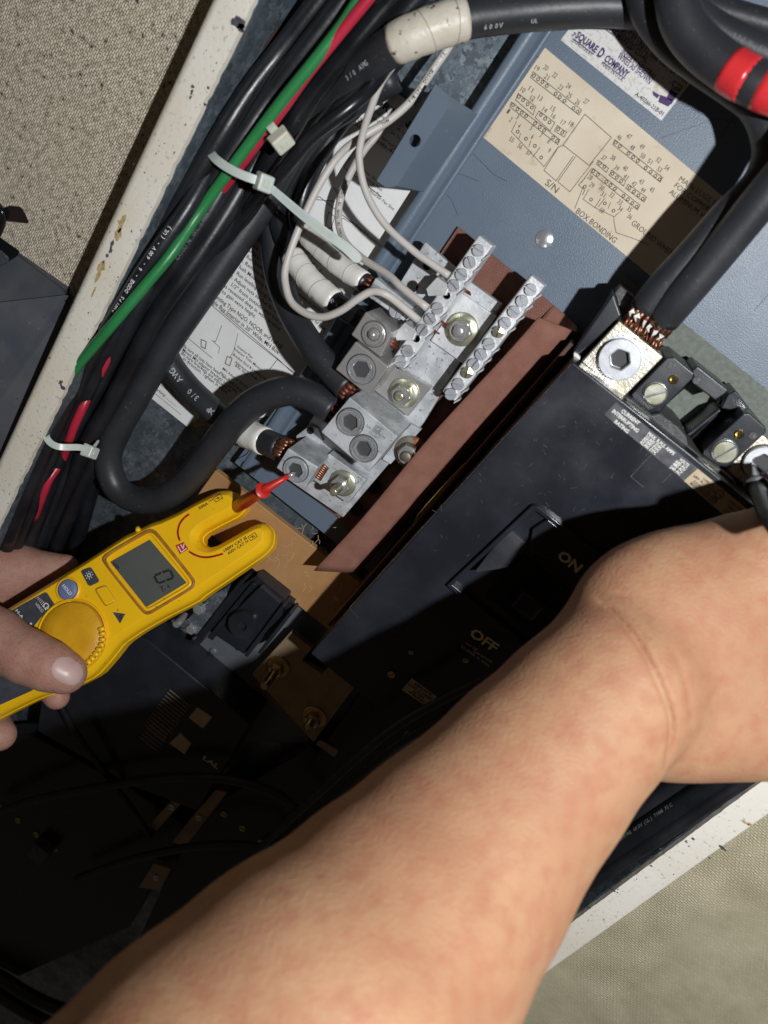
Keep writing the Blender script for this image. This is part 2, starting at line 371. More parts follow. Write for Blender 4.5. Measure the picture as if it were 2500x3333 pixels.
M['fibre'] = weave(mat('brown_fibre_board', (.215, .092, .065), .75, 0, (.25, .11, .078), 200, 5, bump=.5, bs=1500, bd=.0003), .0013, .00075, .00022, .8, rot=0, dark=.78)
M['fibreflap'] = weave(mat('brown_fibre_cloth', (.225, .095, .065), .8, 0, (.27, .12, .085), 150, 6, bump=.6, bs=1800, bd=.0003), .0009, .0006, .00012, .6, rot=0, dark=.88)
M['fibredark'] = mat('dark_fibre', (.060, .026, .020), .7, 0, (.09, .04, .03), 200)
M['fishpaper'] = mat('grey_green_fishpaper', (.17, .19, .165), .8, 0, (.125, .14, .12), 500, 5, bump=.5, bs=1200, bd=.0003)
M['bake'] = mat('black_bakelite', (.014, .016, .022), .28, 0, (.024, .027, .036), 45, 7, .4, .75, .2, 900, .0001, rvar=.1, col3=(.10, .11, .13), ns3=900, lo3=.72, hi3=.80)
M['baked'] = mat('dusty_bakelite', (.05, .05, .052), .6, 0, (.10, .10, .095), 350, 6, .4, .7, .6, 900, .0005, col3=(.22, .21, .19), ns3=900, lo3=.60, hi3=.70)
M['seatdark'] = mat('gap_shade', (.05, .05, .052), .7)  # shade between screw and lug, put in as a dark colour
M['dimprint'] = mat('worn_print', (.26, .20, .13), .6)
M['gap'] = mat('dark_hole', (.006, .006, .007), .8)
M['phenolic'] = mat('tan_phenolic', (.44, .245, .105), .42, 0, (.36, .19, .08), 60, 5, .35, .7, .15, 900, .0001, col3=(.62, .45, .27), ns3=110, lo3=.68, hi3=.76)
M['busbar'] = mat('tarnished_busbar', (.34, .24, .15), .45, .3, (.26, .18, .11), 90, 5)
M['yellow'] = mat('yellow_plastic', (.90, .52, .008), .34, 0, (.84, .47, .008), 60, 5, .4, .75, .3, 900, .00015, col3=(.30, .15, .02), ns3=330, lo3=.70, hi3=.78)
M['yellowdial'] = mat('yellow_dial', (.70, .37, .012), .42, 0, (.62, .31, .01), 120, 5, bump=.5, bs=1200, bd=.0003)
M['bezelline'] = mat('brown_gasket', (.30, .12, .02), .5, 0, (.42, .2, .03), 200)
M['lcd'] = mat('lcd_glass', (.085, .090, .085), .22, 0, (.10, .105, .095), 60, 4, col3=(.2, .2, .18), ns3=500, lo3=.74, hi3=.80)
M['greypad'] = mat('dark_grey_plastic', (.045, .05, .065), .5, 0, (.06, .065, .08), 300)
M['bluepad'] = mat('slate_blue_rubber', (.13, .16, .30), .55, 0, (.16, .19, .34), 300)
M['printred'] = mat('red_print', (.55, .015, .012), .5)
M['printwhite'] = mat('white_print', (.75, .75, .75), .5)
M['probered'] = mat('red_probe_plastic', (.58, .025, .018), .35, 0, (.50, .02, .016), 90, 4, bump=.2, bs=600, bd=.0002)
M['creamlabel'] = mat('cream_label', (.52, .42, .28), .5, 0, (.46, .36, .23), 120)
M['nameplate'] = mat('black_foil_label', (.06, .06, .07), .4, .3, (.11, .11, .12), 300)
M['foil'] = mat('silver_print', (.72, .71, .68), .5, 0)
M['engrave'] = mat('worn_gold_print', (.80, .62, .42), .5)
M['glossblk'] = mat('gloss_black', (.008, .008, .010), .12)
M['tan_strip'] = mat('yellow_cambric', (.40, .24, .06), .5, 0, (.3, .16, .04), 300)
def skinmat(name, a, b, c, scale=55):
    m = mat(name, a, .55, 0, b, scale, 8, .32, .68, .8, 1000, .0004, sss=.25, col3=c, ns3=scale * 4, lo3=.45, hi3=.85, spec=.25); return m
M['skin'] = skinmat('forearm_skin', (.43, .245, .140), (.38, .195, .112), (.37, .155, .092), 45)
M['skin2'] = skinmat('hand_skin', (.41, .245, .185), (.39, .20, .155), (.38, .16, .125), 90)
M['nail'] = mat('fingernail', (.56, .39, .36), .38, 0, (.52, .34, .31), 120, 3, sss=.2)
M['browncast'] = mat('rough_wall_hole', (.08, .045, .035), .8)

# ================================================================== the box and the walls
def sheet(poly, h): return ([P(x, y, h) for x, y in poly], [tuple(range(len(poly)))])
def struct(name, VF, m, **k):
    o = part(name, VF, m, **k); o['kind'] = 'structure'; return o
HF = 55; HW = 33
flL = [(842, 0), (513, 671), (297, 1065), (120, 1440), (15, 1675)]
inL0 = P(842, 0, HF); inL1 = P(15, 1675, HF)
d = (inL1 - inL0); uL = inL0.x + (0) ; # inner edge is parallel to the panel's Y axis
uL = sum(P(x, y, HF).x for x, y in flL) / len(flL)
flR = [(1898, 2953), (2500, 2552)]; uR = sum(P(x, y, HF).x for x, y in flR) / 2
uLo = (P(690, 0, HF - 3).x + P(497, 452, HF - 3).x + P(173, 1107, HF - 3).x) / 3
uRo = sum(P(x, y, HF).x for x, y in [(1817, 3111), (2500, 2690)]) / 2
Y0, Y1 = -.75, .42
# wall sheets behind the box, one each side
struct('wall', ([Vector((uL - .9, Y0 - .2, HW / 1000)), Vector((uL - .002, Y0 - .2, HW / 1000)), Vector((uL - .002, Y1 + .2, HW / 1000)), Vector((uL - .9, Y1 + .2, HW / 1000))], [(0, 1, 2, 3)]), M['wall'])
struct('wall', ([Vector((uR + .001, Y0 - .2, HF / 1000 - .003)), Vector((uR + .9, Y0 - .2, HF / 1000 - .003)), Vector((uR + .9, Y1 + .2, HF / 1000 - .003)), Vector((uR + .001, Y1 + .2, HF / 1000 - .003))], [(0, 1, 2, 3)]), M['wall2'])
HB = -10
box = thing('panel_box', 'galvanised electrical panel box with worn cream painted flanges', 'electrical box', (0, 0, HB / 1000))
def bx(x0, x1, y0, y1, z0, z1):
    v = [(x, y, z) for z in (z0, z1) for y in (y0, y1) for x in (x0, x1)]
    return v, [(0, 2, 3, 1), (4, 5, 7, 6), (0, 1, 5, 4), (2, 6, 7, 3), (0, 4, 6, 2), (1, 3, 7, 5)]
part('back_panel', bx(uL, uR, Y0, Y1, HB / 1000 - .002, HB / 1000), M['galv'], box)
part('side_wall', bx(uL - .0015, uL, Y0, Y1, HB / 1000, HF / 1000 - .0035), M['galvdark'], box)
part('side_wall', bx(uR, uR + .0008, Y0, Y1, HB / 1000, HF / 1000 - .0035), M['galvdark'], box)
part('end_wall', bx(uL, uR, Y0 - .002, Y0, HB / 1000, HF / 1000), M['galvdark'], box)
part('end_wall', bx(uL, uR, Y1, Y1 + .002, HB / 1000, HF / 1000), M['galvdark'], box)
def flange(ui, uo, rr, jag):
    # rolled sheet-metal flange: section swept along Y, with a slightly ragged inner edge
    mb = MB(); ys = np.linspace(Y0, Y1, 500); sg = -1 if uo < ui else 1
    w = abs(uo - ui); prof = []
    prof.append((0, -.0028)); prof.append((0, 0))
    prof.append((w - rr, 0))
    for k in range(1, 7): a = k / 6 * math.pi / 2 * 1.1; prof.append((w - rr + rr * math.sin(a), -rr + rr * math.cos(a)))
    prof.append((w, -rr - .012 if sg < 0 else -.004))
    n = len(prof); r_ = random.Random(3)
    for i, y in enumerate(ys):
        j = (r_.random() ** 3) * jag
        for k, (a, b) in enumerate(prof):
            mb.v.append((ui + sg * (a + (j if k < 2 else 0)), y, HF / 1000 + b))
    for i in range(len(ys) - 1):
        for k in range(n - 1):
            q = (i * n + k, i * n + k + 1, (i + 1) * n + k + 1, (i + 1) * n + k); mb.f.append(q if sg < 0 else q[::-1])
    return mb
part('flange', flange(uL, uLo, .004, .0007), M['flange'], box, smooth=False, auto=50, label='wide worn cream flange with rolled edge')
part('flange', flange(uR, uRo, .0012, .0003), M['flange'], box, auto=50)
# chips and stains on the flanges
def blob(c, a, b, ang, n=14, jit=.35, r_=rnd):
    V = []
    for k in range(n):
        t = 2 * math.pi * k / n; q = 1 + r_.uniform(-jit, jit)
        x = a * q * math.cos(t); y = b * q * math.sin(t)
        V.append(c + EX * 0 + Vector((x * math.cos(ang) - y * math.sin(ang), x * math.sin(ang) + y * math.cos(ang), 0)))
    return V, [tuple(range(n))]
chips = MB(); up = Vector((0, 0, .0001))
for x, y, a, b in [(775, 75, 2.6, 1.9), (783, 92, 1.8, 1.3), (628, 282, .7, .5), (625, 300, .5, .9), (620, 318, .4, .9), (678, 285, .6, .5), (668, 340, .8, .4), (365, 795, .7, 1.6), (360, 815, .7, 1.2), (350, 832, .6, 1.0), (338, 852, .4, .8), (198, 1245, .8, 1.2), (205, 1262, 1.2, .8), (2352, 2760, 1.9, .6), (2310, 2792, .8, .3), (2120, 2818, .6, .4), (2255, 2730, .9, .5), (2235, 2742, .5, .3), (2150, 2762, .4, .4), (1920, 2956, .5, .4), (2000, 2900, .6, .4), (2010, 2905, .4, .3), (2260, 2835, .3, .2)]:
    chips.add(*blob(P(x, y, HF) + up, a / 1000, b / 1000, 0))
rs = random.Random(5)
for k in range(130):      # small losses crowding the inner edge of the left flange, fewer on the right one
    y = rs.uniform(-.30, .16); q = rs.random() ** 2.2 * .022
    chips.add(*blob(Vector((uL - .0005 - q, y, HF / 1000 + .0001)), rs.uniform(.1, .33) / 1000, rs.uniform(.12, .5) / 1000, 0, 7, .5, rs))
for k in range(70):
    y = rs.uniform(-.45, .0); q = rs.random() ** 2.5 * .011
    chips.add(*blob(Vector((uR + .0005 + q, y, HF / 1000 + .0001)), rs.uniform(.1, .3) / 1000, rs.uniform(.12, .6) / 1000, 0, 7, .5, rs))
part('paint_chip', chips, M['flange_chip'], box)['kind'] = 'stuff'
for x, y, a, b in [(395, 730, 1.1, 3.6), (385, 765, 1.3, 2.5), (330, 868, 1.5, 2.2), (318, 900, .8, 3.2), (305, 950, .4, 3.0), (2425, 2677, 2.0, .5), (2440, 2682, 1.1, .6)]:
    part('rust_mark', blob(P(x, y, HF) + up * .6, a / 1000, b / 1000, 0, 16, .3), M['rust_stain'], box)
# knockout in the side wall
zk = .012; ck = None
rk = ray(905, 170); ck = CAM + rk * ((uL - CAM.x) / rk.x)
V = []; n = 28
for k in range(n):
    t = 2 * math.pi * k / n; V.append(Vector((uL + .0004, ck.y + .013 * math.cos(t), ck.z + .013 * math.sin(t))))
part('knockout', (V, [tuple(range(n))]), M['browncast'], box)

# grey enclosure beside it on the wall, with black latches
gb = thing('wall_trough', 'dusty blue grey steel enclosure with sloping hood fixed to the wallpaper at far left', 'enclosure', P(60, 1100, HW))
A = P(-420, 480, HW); B = P(222, 948, HW); Cc = P(-420, 1030, 66); Dd = P(214, 958, 42)
part('hood', ([A, B, Dd, Cc], [(0, 3, 2, 1)]), M['trough'], gb)
part('hood_rim', ribbon([P(-420, 478, HW + 1), P(60, 833, HW + 1), P(222, 945, HW + 1)], .0022, .001, Nn), M['trough'], gb)
E1 = P(-420, 1900, 66); E2 = P(-60, 1700, 48)
part('front_cover', ([Cc + Vector((0, -.0003, .0003)), Dd + Vector((0, -.0003, .0003)), P(240, 965, 39), E2, E1], [(0, 4, 3, 2, 1)]), M['trough'], gb)
lt = thing('toggle_latch', 'upper gloss black clip at the far left edge over the wallpaper', 'latch', P(20, 700, HW), 'gloss black clips at the left edge')
part('lever', prism([P(8, 678, 76), P(30, 668, 77), P(62, 671, 76), P(74, 679, 74), (P(95, 722, 71)), P(92, 728, 70), P(16, 719, 72)], [P(8, 682, 68), P(30, 674, 69), P(62, 676, 68), P(72, 684, 66), P(90, 722, 64), P(88, 726, 64), P(16, 722, 64)]), M['glossblk'], lt, bevel=.0008, seg=3)
part('loop', sweep(catmull([P(-40, 640, 74), P(-5, 670, 76), P(8, 700, 76), P(4, 740, 74), P(-30, 800, 69)], 5), .0012), M['glossblk'], lt, smooth=True)
lt2 = thing('toggle_latch', 'lower gloss black clip on the dusty grey hood at the far left edge', 'latch', P(10, 830, HW), 'gloss black clips at the left edge')
part('lever', prism([P(-60, 720, 62), P(0, 772, 62), P(66, 818, 58), P(56, 834, 56), P(32, 850, 56), P(-60, 900, 58)], [P(-60, 730, 44), P(0, 780, 44), P(60, 820, 44), P(52, 834, 44), P(30, 848, 44), P(-60, 896, 44)]), M['glossblk'], lt2, bevel=.0006)
part('grip', prism([P(-40, 800, 67), P(5, 815, 67), P(30, 838, 64), P(28, 855, 64), P(-40, 880, 64)], [P(-40, 800, 60), P(5, 815, 60), P(30, 838, 56), P(28, 855, 56), P(-40, 880, 58)]), M['greypad'], lt2, bevel=.0008)

# ================================================================== instruction sheet at the back
HS = HB + 1.5
sh = thing('instruction_sheet', 'creased white printed instruction sheet lying in the box behind the cables', 'paper', P(800, 900, HB))
poly = [(472, 1280), (640, 1035), (880, 690), (1120, 330), (1250, 270), (1495, 455), (1319, 703), (1190, 893), (1074, 1066), (965, 1240), (885, 1352), (790, 1372), (700, 1385), (650, 1360), (608, 1388)]
part('sheet', pp(poly, HS, HS - .4), M['sheet'], sh)
part('torn_corner', pp([(612, 1385), (650, 1358), (705, 1380), (725, 1366), (735, 1388), (700, 1402), (672, 1383), (640, 1392)], HS + .8, HS + .3), M['rust_stain'], sh, label='yellowed folded torn corner')
tx = MB()
def TS(s, zf, a, b, cap, bold=0.0):
    # second point only gives the length; the direction stays on the panel's own horizontal
    A = P(*zf(*a), HS); Bq = P(*zf(*b), HS); L = (Bq - A).length
    text3(tx, s, A, A + Udir * L, Nn, cap * sc_at(A), bold)
ZI = zz(0, 0, 1)
TS('IMPORTANT', ZI, (1166, 292), (1345, 440), 22, .03)
for s, a, b, c in [('Instructions Can be Used to Install', (1175, 330), (1400, 500), 11), ('Panelboard Interior for Assembly of', (1165, 350), (1390, 520), 11),
                   ('Interiors in 14" Wide', (1140, 392), (1370, 560), 13), ('NQO Line Interiors', (1150, 380), (1290, 480), 12), ('Interior Trim', (1255, 540), (1345, 610), 9),
                   ('Box Stud', (1180, 556), (1235, 600), 9), ('Leveling Nut', (1176, 572), (1243, 622), 9), ('Interior Pan', (1180, 598), (1240, 645), 9), ('Interior Pan Slot', (1203, 625), (1282, 683), 9.5),
                   ('FIG. 1', (1083, 618), (1112, 640), 10), ('Leveling Nut', (1139, 722), (1198, 768), 10)]: TS(s, ZI, a, b, c)
for s, a, b, c in [('the bottom box studs, place leveling', (955, 778), (1130, 930), 11), ('nuts on box studs. Leveling nuts', (966, 798), (1150, 948), 12.5), ('shown in Fig. 1.', (955, 818), (1045, 893), 12.5),
                   ('ii. Position interior pan on bottom', (960, 846), (1140, 992), 12.5), ('down evenly to avoid binding)', (940, 938), (1078, 1048), 12.5), ('the back of box.', (975, 1012), (1056, 1082), 12.5), ('out of the way.', (945, 1058), (1025, 1125), 12.5)]: TS(s, ZI, a, b, c, .008)
for s, a, b, c in [('Follow Fig. 2', (822, 772), (900, 835), 12), ('Note: see', (808, 792), (865, 836), 12), ('Surface Mounting', (800, 812), (900, 890), 12.5), ('1. Run leveling nuts down', (790, 830), (925, 935), 12.5), ('2. Remove interior, level', (783, 850), (918, 955), 12.5),
                   ('Flush Mounting Interior', (772, 868), (905, 970), 12.5), ('1. Run leveling (long) (both nuts', (758, 884), (928, 1018), 12.5), ('2. Adjust nuts so that lip of box', (748, 902), (925, 1042), 12.5),
                   ('1/2" from outside wall line of', (752, 930), (920, 1062), 12.5), ('is recessed deep in wall, leveling', (730, 935), (908, 1080), 12.5), ('to gain extra height.', (722, 952), (830, 1036), 12.5),
                   ('Mounting Type NQO, NQOB, and NA1B', (682, 955), (912, 1142), 14), ('Single Bus Interior in 20" Wide, MH Box', (676, 975), (902, 1160), 14),
                   ('Interior Pan', (772, 1130), (820, 1168), 9), ('Interior Trim Mount', (762, 1138), (850, 1208), 9), ('Bracket Stud & Leveling Nut', (758, 1156), (870, 1243), 9), ('Alignment Gauge', (764, 1180), (838, 1238), 9),
                   ('Box Stud', (765, 1192), (805, 1224), 9), ('MH Adaptor Bracket', (724, 1202), (812, 1268), 9), ('FIG. 3', (716, 1216), (745, 1240), 9),
                   ('1b. Be sure all nuts have been removed from', (580, 1116), (780, 1282), 11.5), ('2b. Mount MH adaptor brackets on to box', (576, 1128), (765, 1290), 11.5), ('Be sure brackets are adjusted as', (590, 1152), (745, 1285), 11.5),
                   ('in direction. Tighten in place.', (595, 1170), (735, 1290), 11.5), ('Box Cat. No. ______', (514, 1240), (600, 1308), 10), ('Marking: ______', (500, 1263), (575, 1322), 10)]: TS(s, ZI, a, b, c, .006)
for pl, wd in [([Z2(640, 800), Z2(1090, 1130)], 0), ([(1319, 706), (1250, 808), (1040, 640)], 2.2), ([(1250, 808), (1085, 1052)], 2), ([(1040, 640), (1000, 655)], 2.2), ([(1010, 648), (1090, 655)], 2),
               ([(672, 978), (800, 1088), (960, 1215)], 2), ([(1170, 470), (1120, 545), (1240, 640)], 1.8), ([(1070, 690), (1060, 735), (1078, 745), (1090, 705), (1070, 690)], 1.8), ([(1105, 722), (1118, 710), (1138, 724)], 1.6),
               ([(718, 1010), (905, 1168), (965, 1225)], 2), ([(905, 1168), (880, 1200)], 1.8), ([(600, 1090), (690, 1165)], 1.8), ([(600, 1090), (592, 1108)], 1.6), ([(722, 1060), (702, 1112), (690, 1108)], 1.6), ([(695, 1112), (715, 1130), (712, 1150)], 1.6),
               ([(655, 1105), (672, 1112), (668, 1135), (655, 1128), (655, 1105)], 2.6), ([(740, 1160), (756, 1166), (748, 1190), (733, 1183), (740, 1160)], 2.4), ([(775, 1085), (762, 1140), (748, 1165)], 1.4),
               ([(515, 1246), (600, 1316)], 1.4), ([(490, 1268), (590, 1350)], 1.4), ([(1180, 420), (1290, 505)], 2), ([(1150, 402), (1260, 490)], 1.5)]:
    if wd: line(tx, pl, wd, HS)
part('lettering', tx, M['ink'], sh)

# ================================================================== blue-grey interior pan
pan = thing('interior_pan', 'blue grey enamelled steel pan with paper labels and a slotted side bracket', 'mounting pan', P(1700, 800, -8))
pn = [(1850, -120), (1684, 163), (1380, 624), (1036, 1147), (762, 1506), (1053, 1736), (1250, 1905), (1750, 2320), (2700, 1500), (3300, 900), (3300, 100)]
part('pan_plate', pp(pn, 0, -1.6), M['pan'], pan, bevel=.0004)
rl = P(1684, 163, 0).x * .5 + P(1036, 1147, 0).x * .5
ya, yb = P(1850, -120, 0).y, P(770, 1500, 0).y
rail = MB()
prof = [(-.0006, -.0095), (-.0006, .0014), (.0004, .0024), (.0030, .0024), (.0042, .0016), (.0048, .0003), (.0066, .0003), (.0074, .0012), (.0084, .0012), (.0092, .0003), (.0092, -.0012)]
for y in (yb, ya):
    for a, b in prof: rail.v.append((rl - .0012 + a, y, b))
n = len(prof)
for k in range(n - 1): rail.f.append((k, k + 1, n + k + 1, n + k)[::-1])
part('side_rail', rail, M['pan'], pan, auto=60)
part('lower_rail', pp([(770, 1495), (800, 1480), (905, 1345), (925, 1352), (925, 1368), (830, 1515)], 1.5, -9.5), M['pan'], pan, bevel=.0005)
# raised bracket
bt = [(1418, 274), (1459, 309), (1459, 353), (1291, 605), (1256, 610), (1226, 589)]; HBk = 26
T = [P(x, y, HBk) for x, y in bt]
cH = P(1351, 458, HBk); rh = .0022
mb = MB()
def plate_hole(outer, c, r, z0, z1, n=24):
    """flat plate with a round hole"""
    mb = MB(); k = len(outer); V = []
    ins = [c + Vector((r * math.cos(2 * math.pi * i / n), r * math.sin(2 * math.pi * i / n), 0)) for i in range(n)]
    outs = []
    for i in range(n):
        a = 2 * math.pi * i / n; d = Vector((math.cos(a), math.sin(a), 0)); best = None
        for j in range(k):
            p, q = outer[j], outer[(j + 1) % k]; e = q - p; den = d.x * e.y - d.y * e.x
            if abs(den) < 1e-12: continue
            w = p - c; t = (w.x * e.y - w.y * e.x) / den; s = (w.x * d.y - w.y * d.x) / den
            if t > 0 and -1e-6 <= s <= 1 + 1e-6 and (best is None or t < best): best = t
        outs.append(c + d * (best or r * 2))
    # insert the corners by snapping the nearest ray to each
    for p in outer:
        i = min(range(n), key=lambda i: (outs[i] - p).length); outs[i] = p.copy()
    V = [Vector((v.x, v.y, z1)) for v in outs] + [Vector((v.x, v.y, z1)) for v in ins] + [Vector((v.x, v.y, z0)) for v in ins] + [Vector((v.x, v.y, z0)) for v in outs]
    Fc = []
    for i in range(n):
        j = (i + 1) % n; Fc += [(i, j, n + j, n + i), (n + i, n + j, 2 * n + j, 2 * n + i), (3 * n + i, 2 * n + i, 2 * n + j, 3 * n + j)[::1], (3 * n + i, 3 * n + j, j, i)]
    return V, Fc
part('bracket', plate_hole(T, cH, rh, HBk / 1000 - .0014, HBk / 1000, 48), M['pan'], pan, label='raised bracket face with a round screw hole')
web_t = [T[2], T[3]]
w0 = P(1559, 374, 1); w1 = P(1384, 625, 1); w2 = P(1500, 330, 14)
dn = Vector((0, 0, -.0014))
wb = MB(); wb.add([T[2] + dn * .02, T[3] + dn * .02, w1, w0], [(0, 1, 2, 3)]); wb.add([T[1] + dn * .02, T[2] + dn * .02, w0], [(0, 1, 2)])
wb.add([T[4] + dn * .02, T[3] + dn * .02, w1], [(0, 2, 1)])
part('bracket_web', wb, M['pan'], pan, solid=.0012)
part('bracket_foot', prism([T[5] + dn, T[0] + dn, T[0] + dn + Vector((.0015, 0, 0)), T[5] + dn + Vector((.0015, 0, 0))], [Vector((v.x, v.y, .008)) for v in (T[5], T[0], T[0] + Vector((.0015, 0, 0)), T[5] + Vector((.0015, 0, 0)))]), M['pan'], pan)
part('plug', lathe(P(*Z7(1120, 185), 0), [(.0036, 0), (.0036, .0004), (.0033, .0006), (.0, .0006)], 32), M['chrome'], pan, bevel=0, auto=40)

# labels on the pan
lb = part('diagram_label', pp([(1774, 155), (2368, 652), (2458, 735), (2215, 985), (2105, 888), (1573, 447)], .15, .02), M['label_old'], pan, label='yellowed label with hand drawn terminal numbers')
tx = MB()
def TL(s, a, b, cap, h=.15, zf=Z3, bold=0.0, mb=None): text(mb or tx, s, zf(*a), zf(*b), cap, h, bold)
nums = '19 272 410 20 325 405 21 330 462 22 378 452 23 412 525 24 460 518 25 465 572 26 515 612 27 565 608 10 187 540 11 235 537 12 245 590 13 290 587 14 318 657 15 367 650 16 370 697 17 428 738 18 477 740 1 100 670 2 115 718 3 155 705 4 165 758 5 238 770 6 245 822 7 295 815 8 342 852 9 345 905 55 120 835 56 170 878 57 222 917 46 765 822 47 822 818 48 842 885 49 900 880 50 905 935 51 948 970 52 1000 958 53 1005 1015 54 1050 1005 37 672 945 38 727 945 39 748 1008 40 800 1008 41 803 1060 42 853 1100 43 897 1087 44 907 1140 45 960 1135 28 590 1062 29 600 1108 30 660 1125 31 668 1165 32 720 1168 33 768 1210 34 770 1252 35 825 1252 36 828 1297 58 660 1262'.split()
for i in range(0, len(nums), 3):
    s, x, y = nums[i], float(nums[i + 1]), float(nums[i + 2]); hw = 14 if len(s) > 1 else 6
    # a slight hand-lettered unevenness in the baseline
    j = rnd.uniform(-2, 2); TL(s, (x - hw * .79 - 6, y + hw * -.2 + 8 + j), (x + hw * .79 - 6, y + hw * .95 + 8 + j), 15)
for pl in [[(250, 430), (540, 660), (525, 690), (235, 465)], [(160, 560), (265, 640), (250, 690), (145, 600)], [(120, 612), (410, 838), (398, 868), (110, 640)], [(285, 665), (380, 735), (352, 785), (262, 705)],
           [(395, 752), (450, 795), (436, 822), (378, 785)], [(560, 685), (720, 825), (585, 992), (430, 870)], [(640, 960), (702, 1010), (690, 1034), (630, 985)], [(722, 1020), (805, 1085), (792, 1115), (705, 1050)],
           [(820, 1105), (930, 1183), (915, 1212), (805, 1130)], [(610, 1010), (890, 1230), (875, 1258), (596, 1035)], [(740, 838), (1025, 1065), (1012, 1092), (728, 866)]]:
    line(tx, [Z3(*p) for p in pl], 2.0, .15, close=True)
for pl in [[(150, 728), (120, 790), (315, 1000), (402, 880)], [(175, 800), (165, 830)], [(235, 845), (225, 880)], [(290, 885), (250, 940)], [(400, 885), (315, 1022), (387, 1085), (490, 938)], [(503, 940), (398, 1090), (470, 1150), (612, 968)],
           [(430, 870), (400, 885)], [(560, 1070), (522, 1110), (560, 1140), (545, 1170)], [(585, 1135), (550, 1195), (620, 1245), (655, 1190)], [(550, 1120), (500, 1250)], [(680, 1190), (640, 1240)], [(715, 1215), (700, 1250)], [(620, 1245), (735, 1300), (765, 1275)],
           [(735, 1300), (735, 1330), (747, 1395), (850, 1430), (950, 1470)], [(600, 1010), (540, 1095)], [(260, 330), (285, 345)]]:
    line(tx, [Z3(*p) for p in pl], 1.8, .15)
for x, y in [(255, 455), (280, 475), (306, 492), (332, 515), (385, 562), (410, 582), (438, 605), (492, 650), (516, 670), (165, 580), (190, 600), (217, 625), (243, 645), (130, 630), (156, 655), (182, 675), (208, 695), (262, 740), (290, 762), (316, 782), (370, 825), (394, 845), (296, 688), (322, 712), (348, 734), (400, 775), (425, 795), (158, 790), (207, 832), (260, 875), (298, 945), (745, 855), (770, 877), (822, 920), (850, 942), (878, 965), (925, 1008), (955, 1032), (983, 1055), (1008, 1076), (650, 980), (678, 1000), (726, 1042), (752, 1064), (778, 1085), (828, 1128), (855, 1150), (882, 1172), (908, 1192), (612, 1026), (638, 1048), (690, 1090), (714, 1110), (740, 1133), (792, 1175), (818, 1196), (845, 1218), (870, 1240), (597, 1197), (680, 1220), (732, 1264), (560, 1120)]:
    disc(tx, P(*Z3(x, y), .15), .00072, r2=.00040, n=9)
TL('S/N', (318, 1105), (385, 1160), 21); TL('BOX BONDING', (503, 1275), (735, 1460), 18); TL('GROUND WHEN USED', (835, 1345), (1165, 1610), 17)
TL('MAIN LUGS SUITABLE', (1120, 1082), (1470, 1330), 16); TL('FOR COPPER OR', (1093, 1120), (1350, 1318), 16); TL('ALUMINUM WIRE', (1062, 1158), (1320, 1352), 16)
part('lettering', tx, M['pencil'], lb)
lb = part('company_label', pp([(1825, 130), (2153, 393), (2320, 175), (1990, -90)], .15, .02), M['label_white'], pan, label='stained white label with purple printing')
tx = MB()
for s, a, b, c in [('FOR MAIN LUG TERMINALS, USE COPPER', (700, -10), (1215, 440), 18), ('FOR 225 AMP. SERVICE GROUND.', (768, 140), (1185, 478), 18), ('BRANCH CIRCUIT UNITS, USE COPPER WIRE', (630, 92), (1172, 508), 18),
                   ('UNLESS MARKED CU-AL.', (648, 150), (932, 378), 18), ('INSERT  NEUTRAL', (773, 325), (975, 483), 17), ('WIRES AS SHOWN', (752, 345), (945, 505), 17)]: TL(s, a, b, c, bold=.012)
TL('SQUARE', (500, 222), (622, 318), 20, bold=.04); TL('D', (630, 332), (655, 352), 27, bold=.04); TL('COMPANY', (672, 362), (808, 468), 20, bold=.04); TL('7', (480, 212), (495, 225), 12, bold=.03)
line(tx, [Z3(492, 235), Z3(612, 325)], 2.6, .15); line(tx, [Z3(668, 372), Z3(800, 472)], 2.6, .15)
o_ = lambda x, y: Z3(x, y)
for pl in [[(1095, 485), (1145, 520), (1132, 540), (1108, 522), (1102, 530), (1085, 512)], [(1085, 530), (1045, 600), (1078, 622), (1125, 545)]]: line(tx, [o_(*p) for p in pl], 3, .15, close=True)
for pl in [[(1075, 535), (1118, 562), (1085, 612), (1048, 590)], [(1012, 568), (1095, 600), (1060, 640), (1000, 612)], [(965, 545), (1010, 570), (995, 590), (970, 572)]]: tx.add([P(*o_(*p), .15) + Nn * .0001 for p in pl], [(0, 1, 2, 3)])
part('lettering', tx, M['purple'], lb)
tx = MB(); TL('LEXINGTON, KY.', (478, 245), (600, 342), 11); TL('MADE IN U.S.A.', (655, 388), (785, 492), 11); TL('A-40266-21B-01', (858, 570), (1022, 695), 12, bold=.01)
part('small_lettering', tx, M['ink'], lb)
# scratches on the pan
sr = MB()
for pl in [[(2000, 900 - 20), (2004, 878)], [(1380, 500), (1480, 560), (1560, 590)], [(1420, 600), (1470, 650), (1490, 700)], [(2150, 450), (2330, 385), (2400, 400)], [(2345, 450), (2385, 380), (2395, 415)], [(1600, 930), (1660, 880)], [(2455, 1010), (2500, 960)], [(1540, 500), (1610, 570), (1650, 590)]]:
    line(sr, pl, 1.1, 0)
part('scratch', sr, M['ink'], pan)['kind'] = 'stuff'

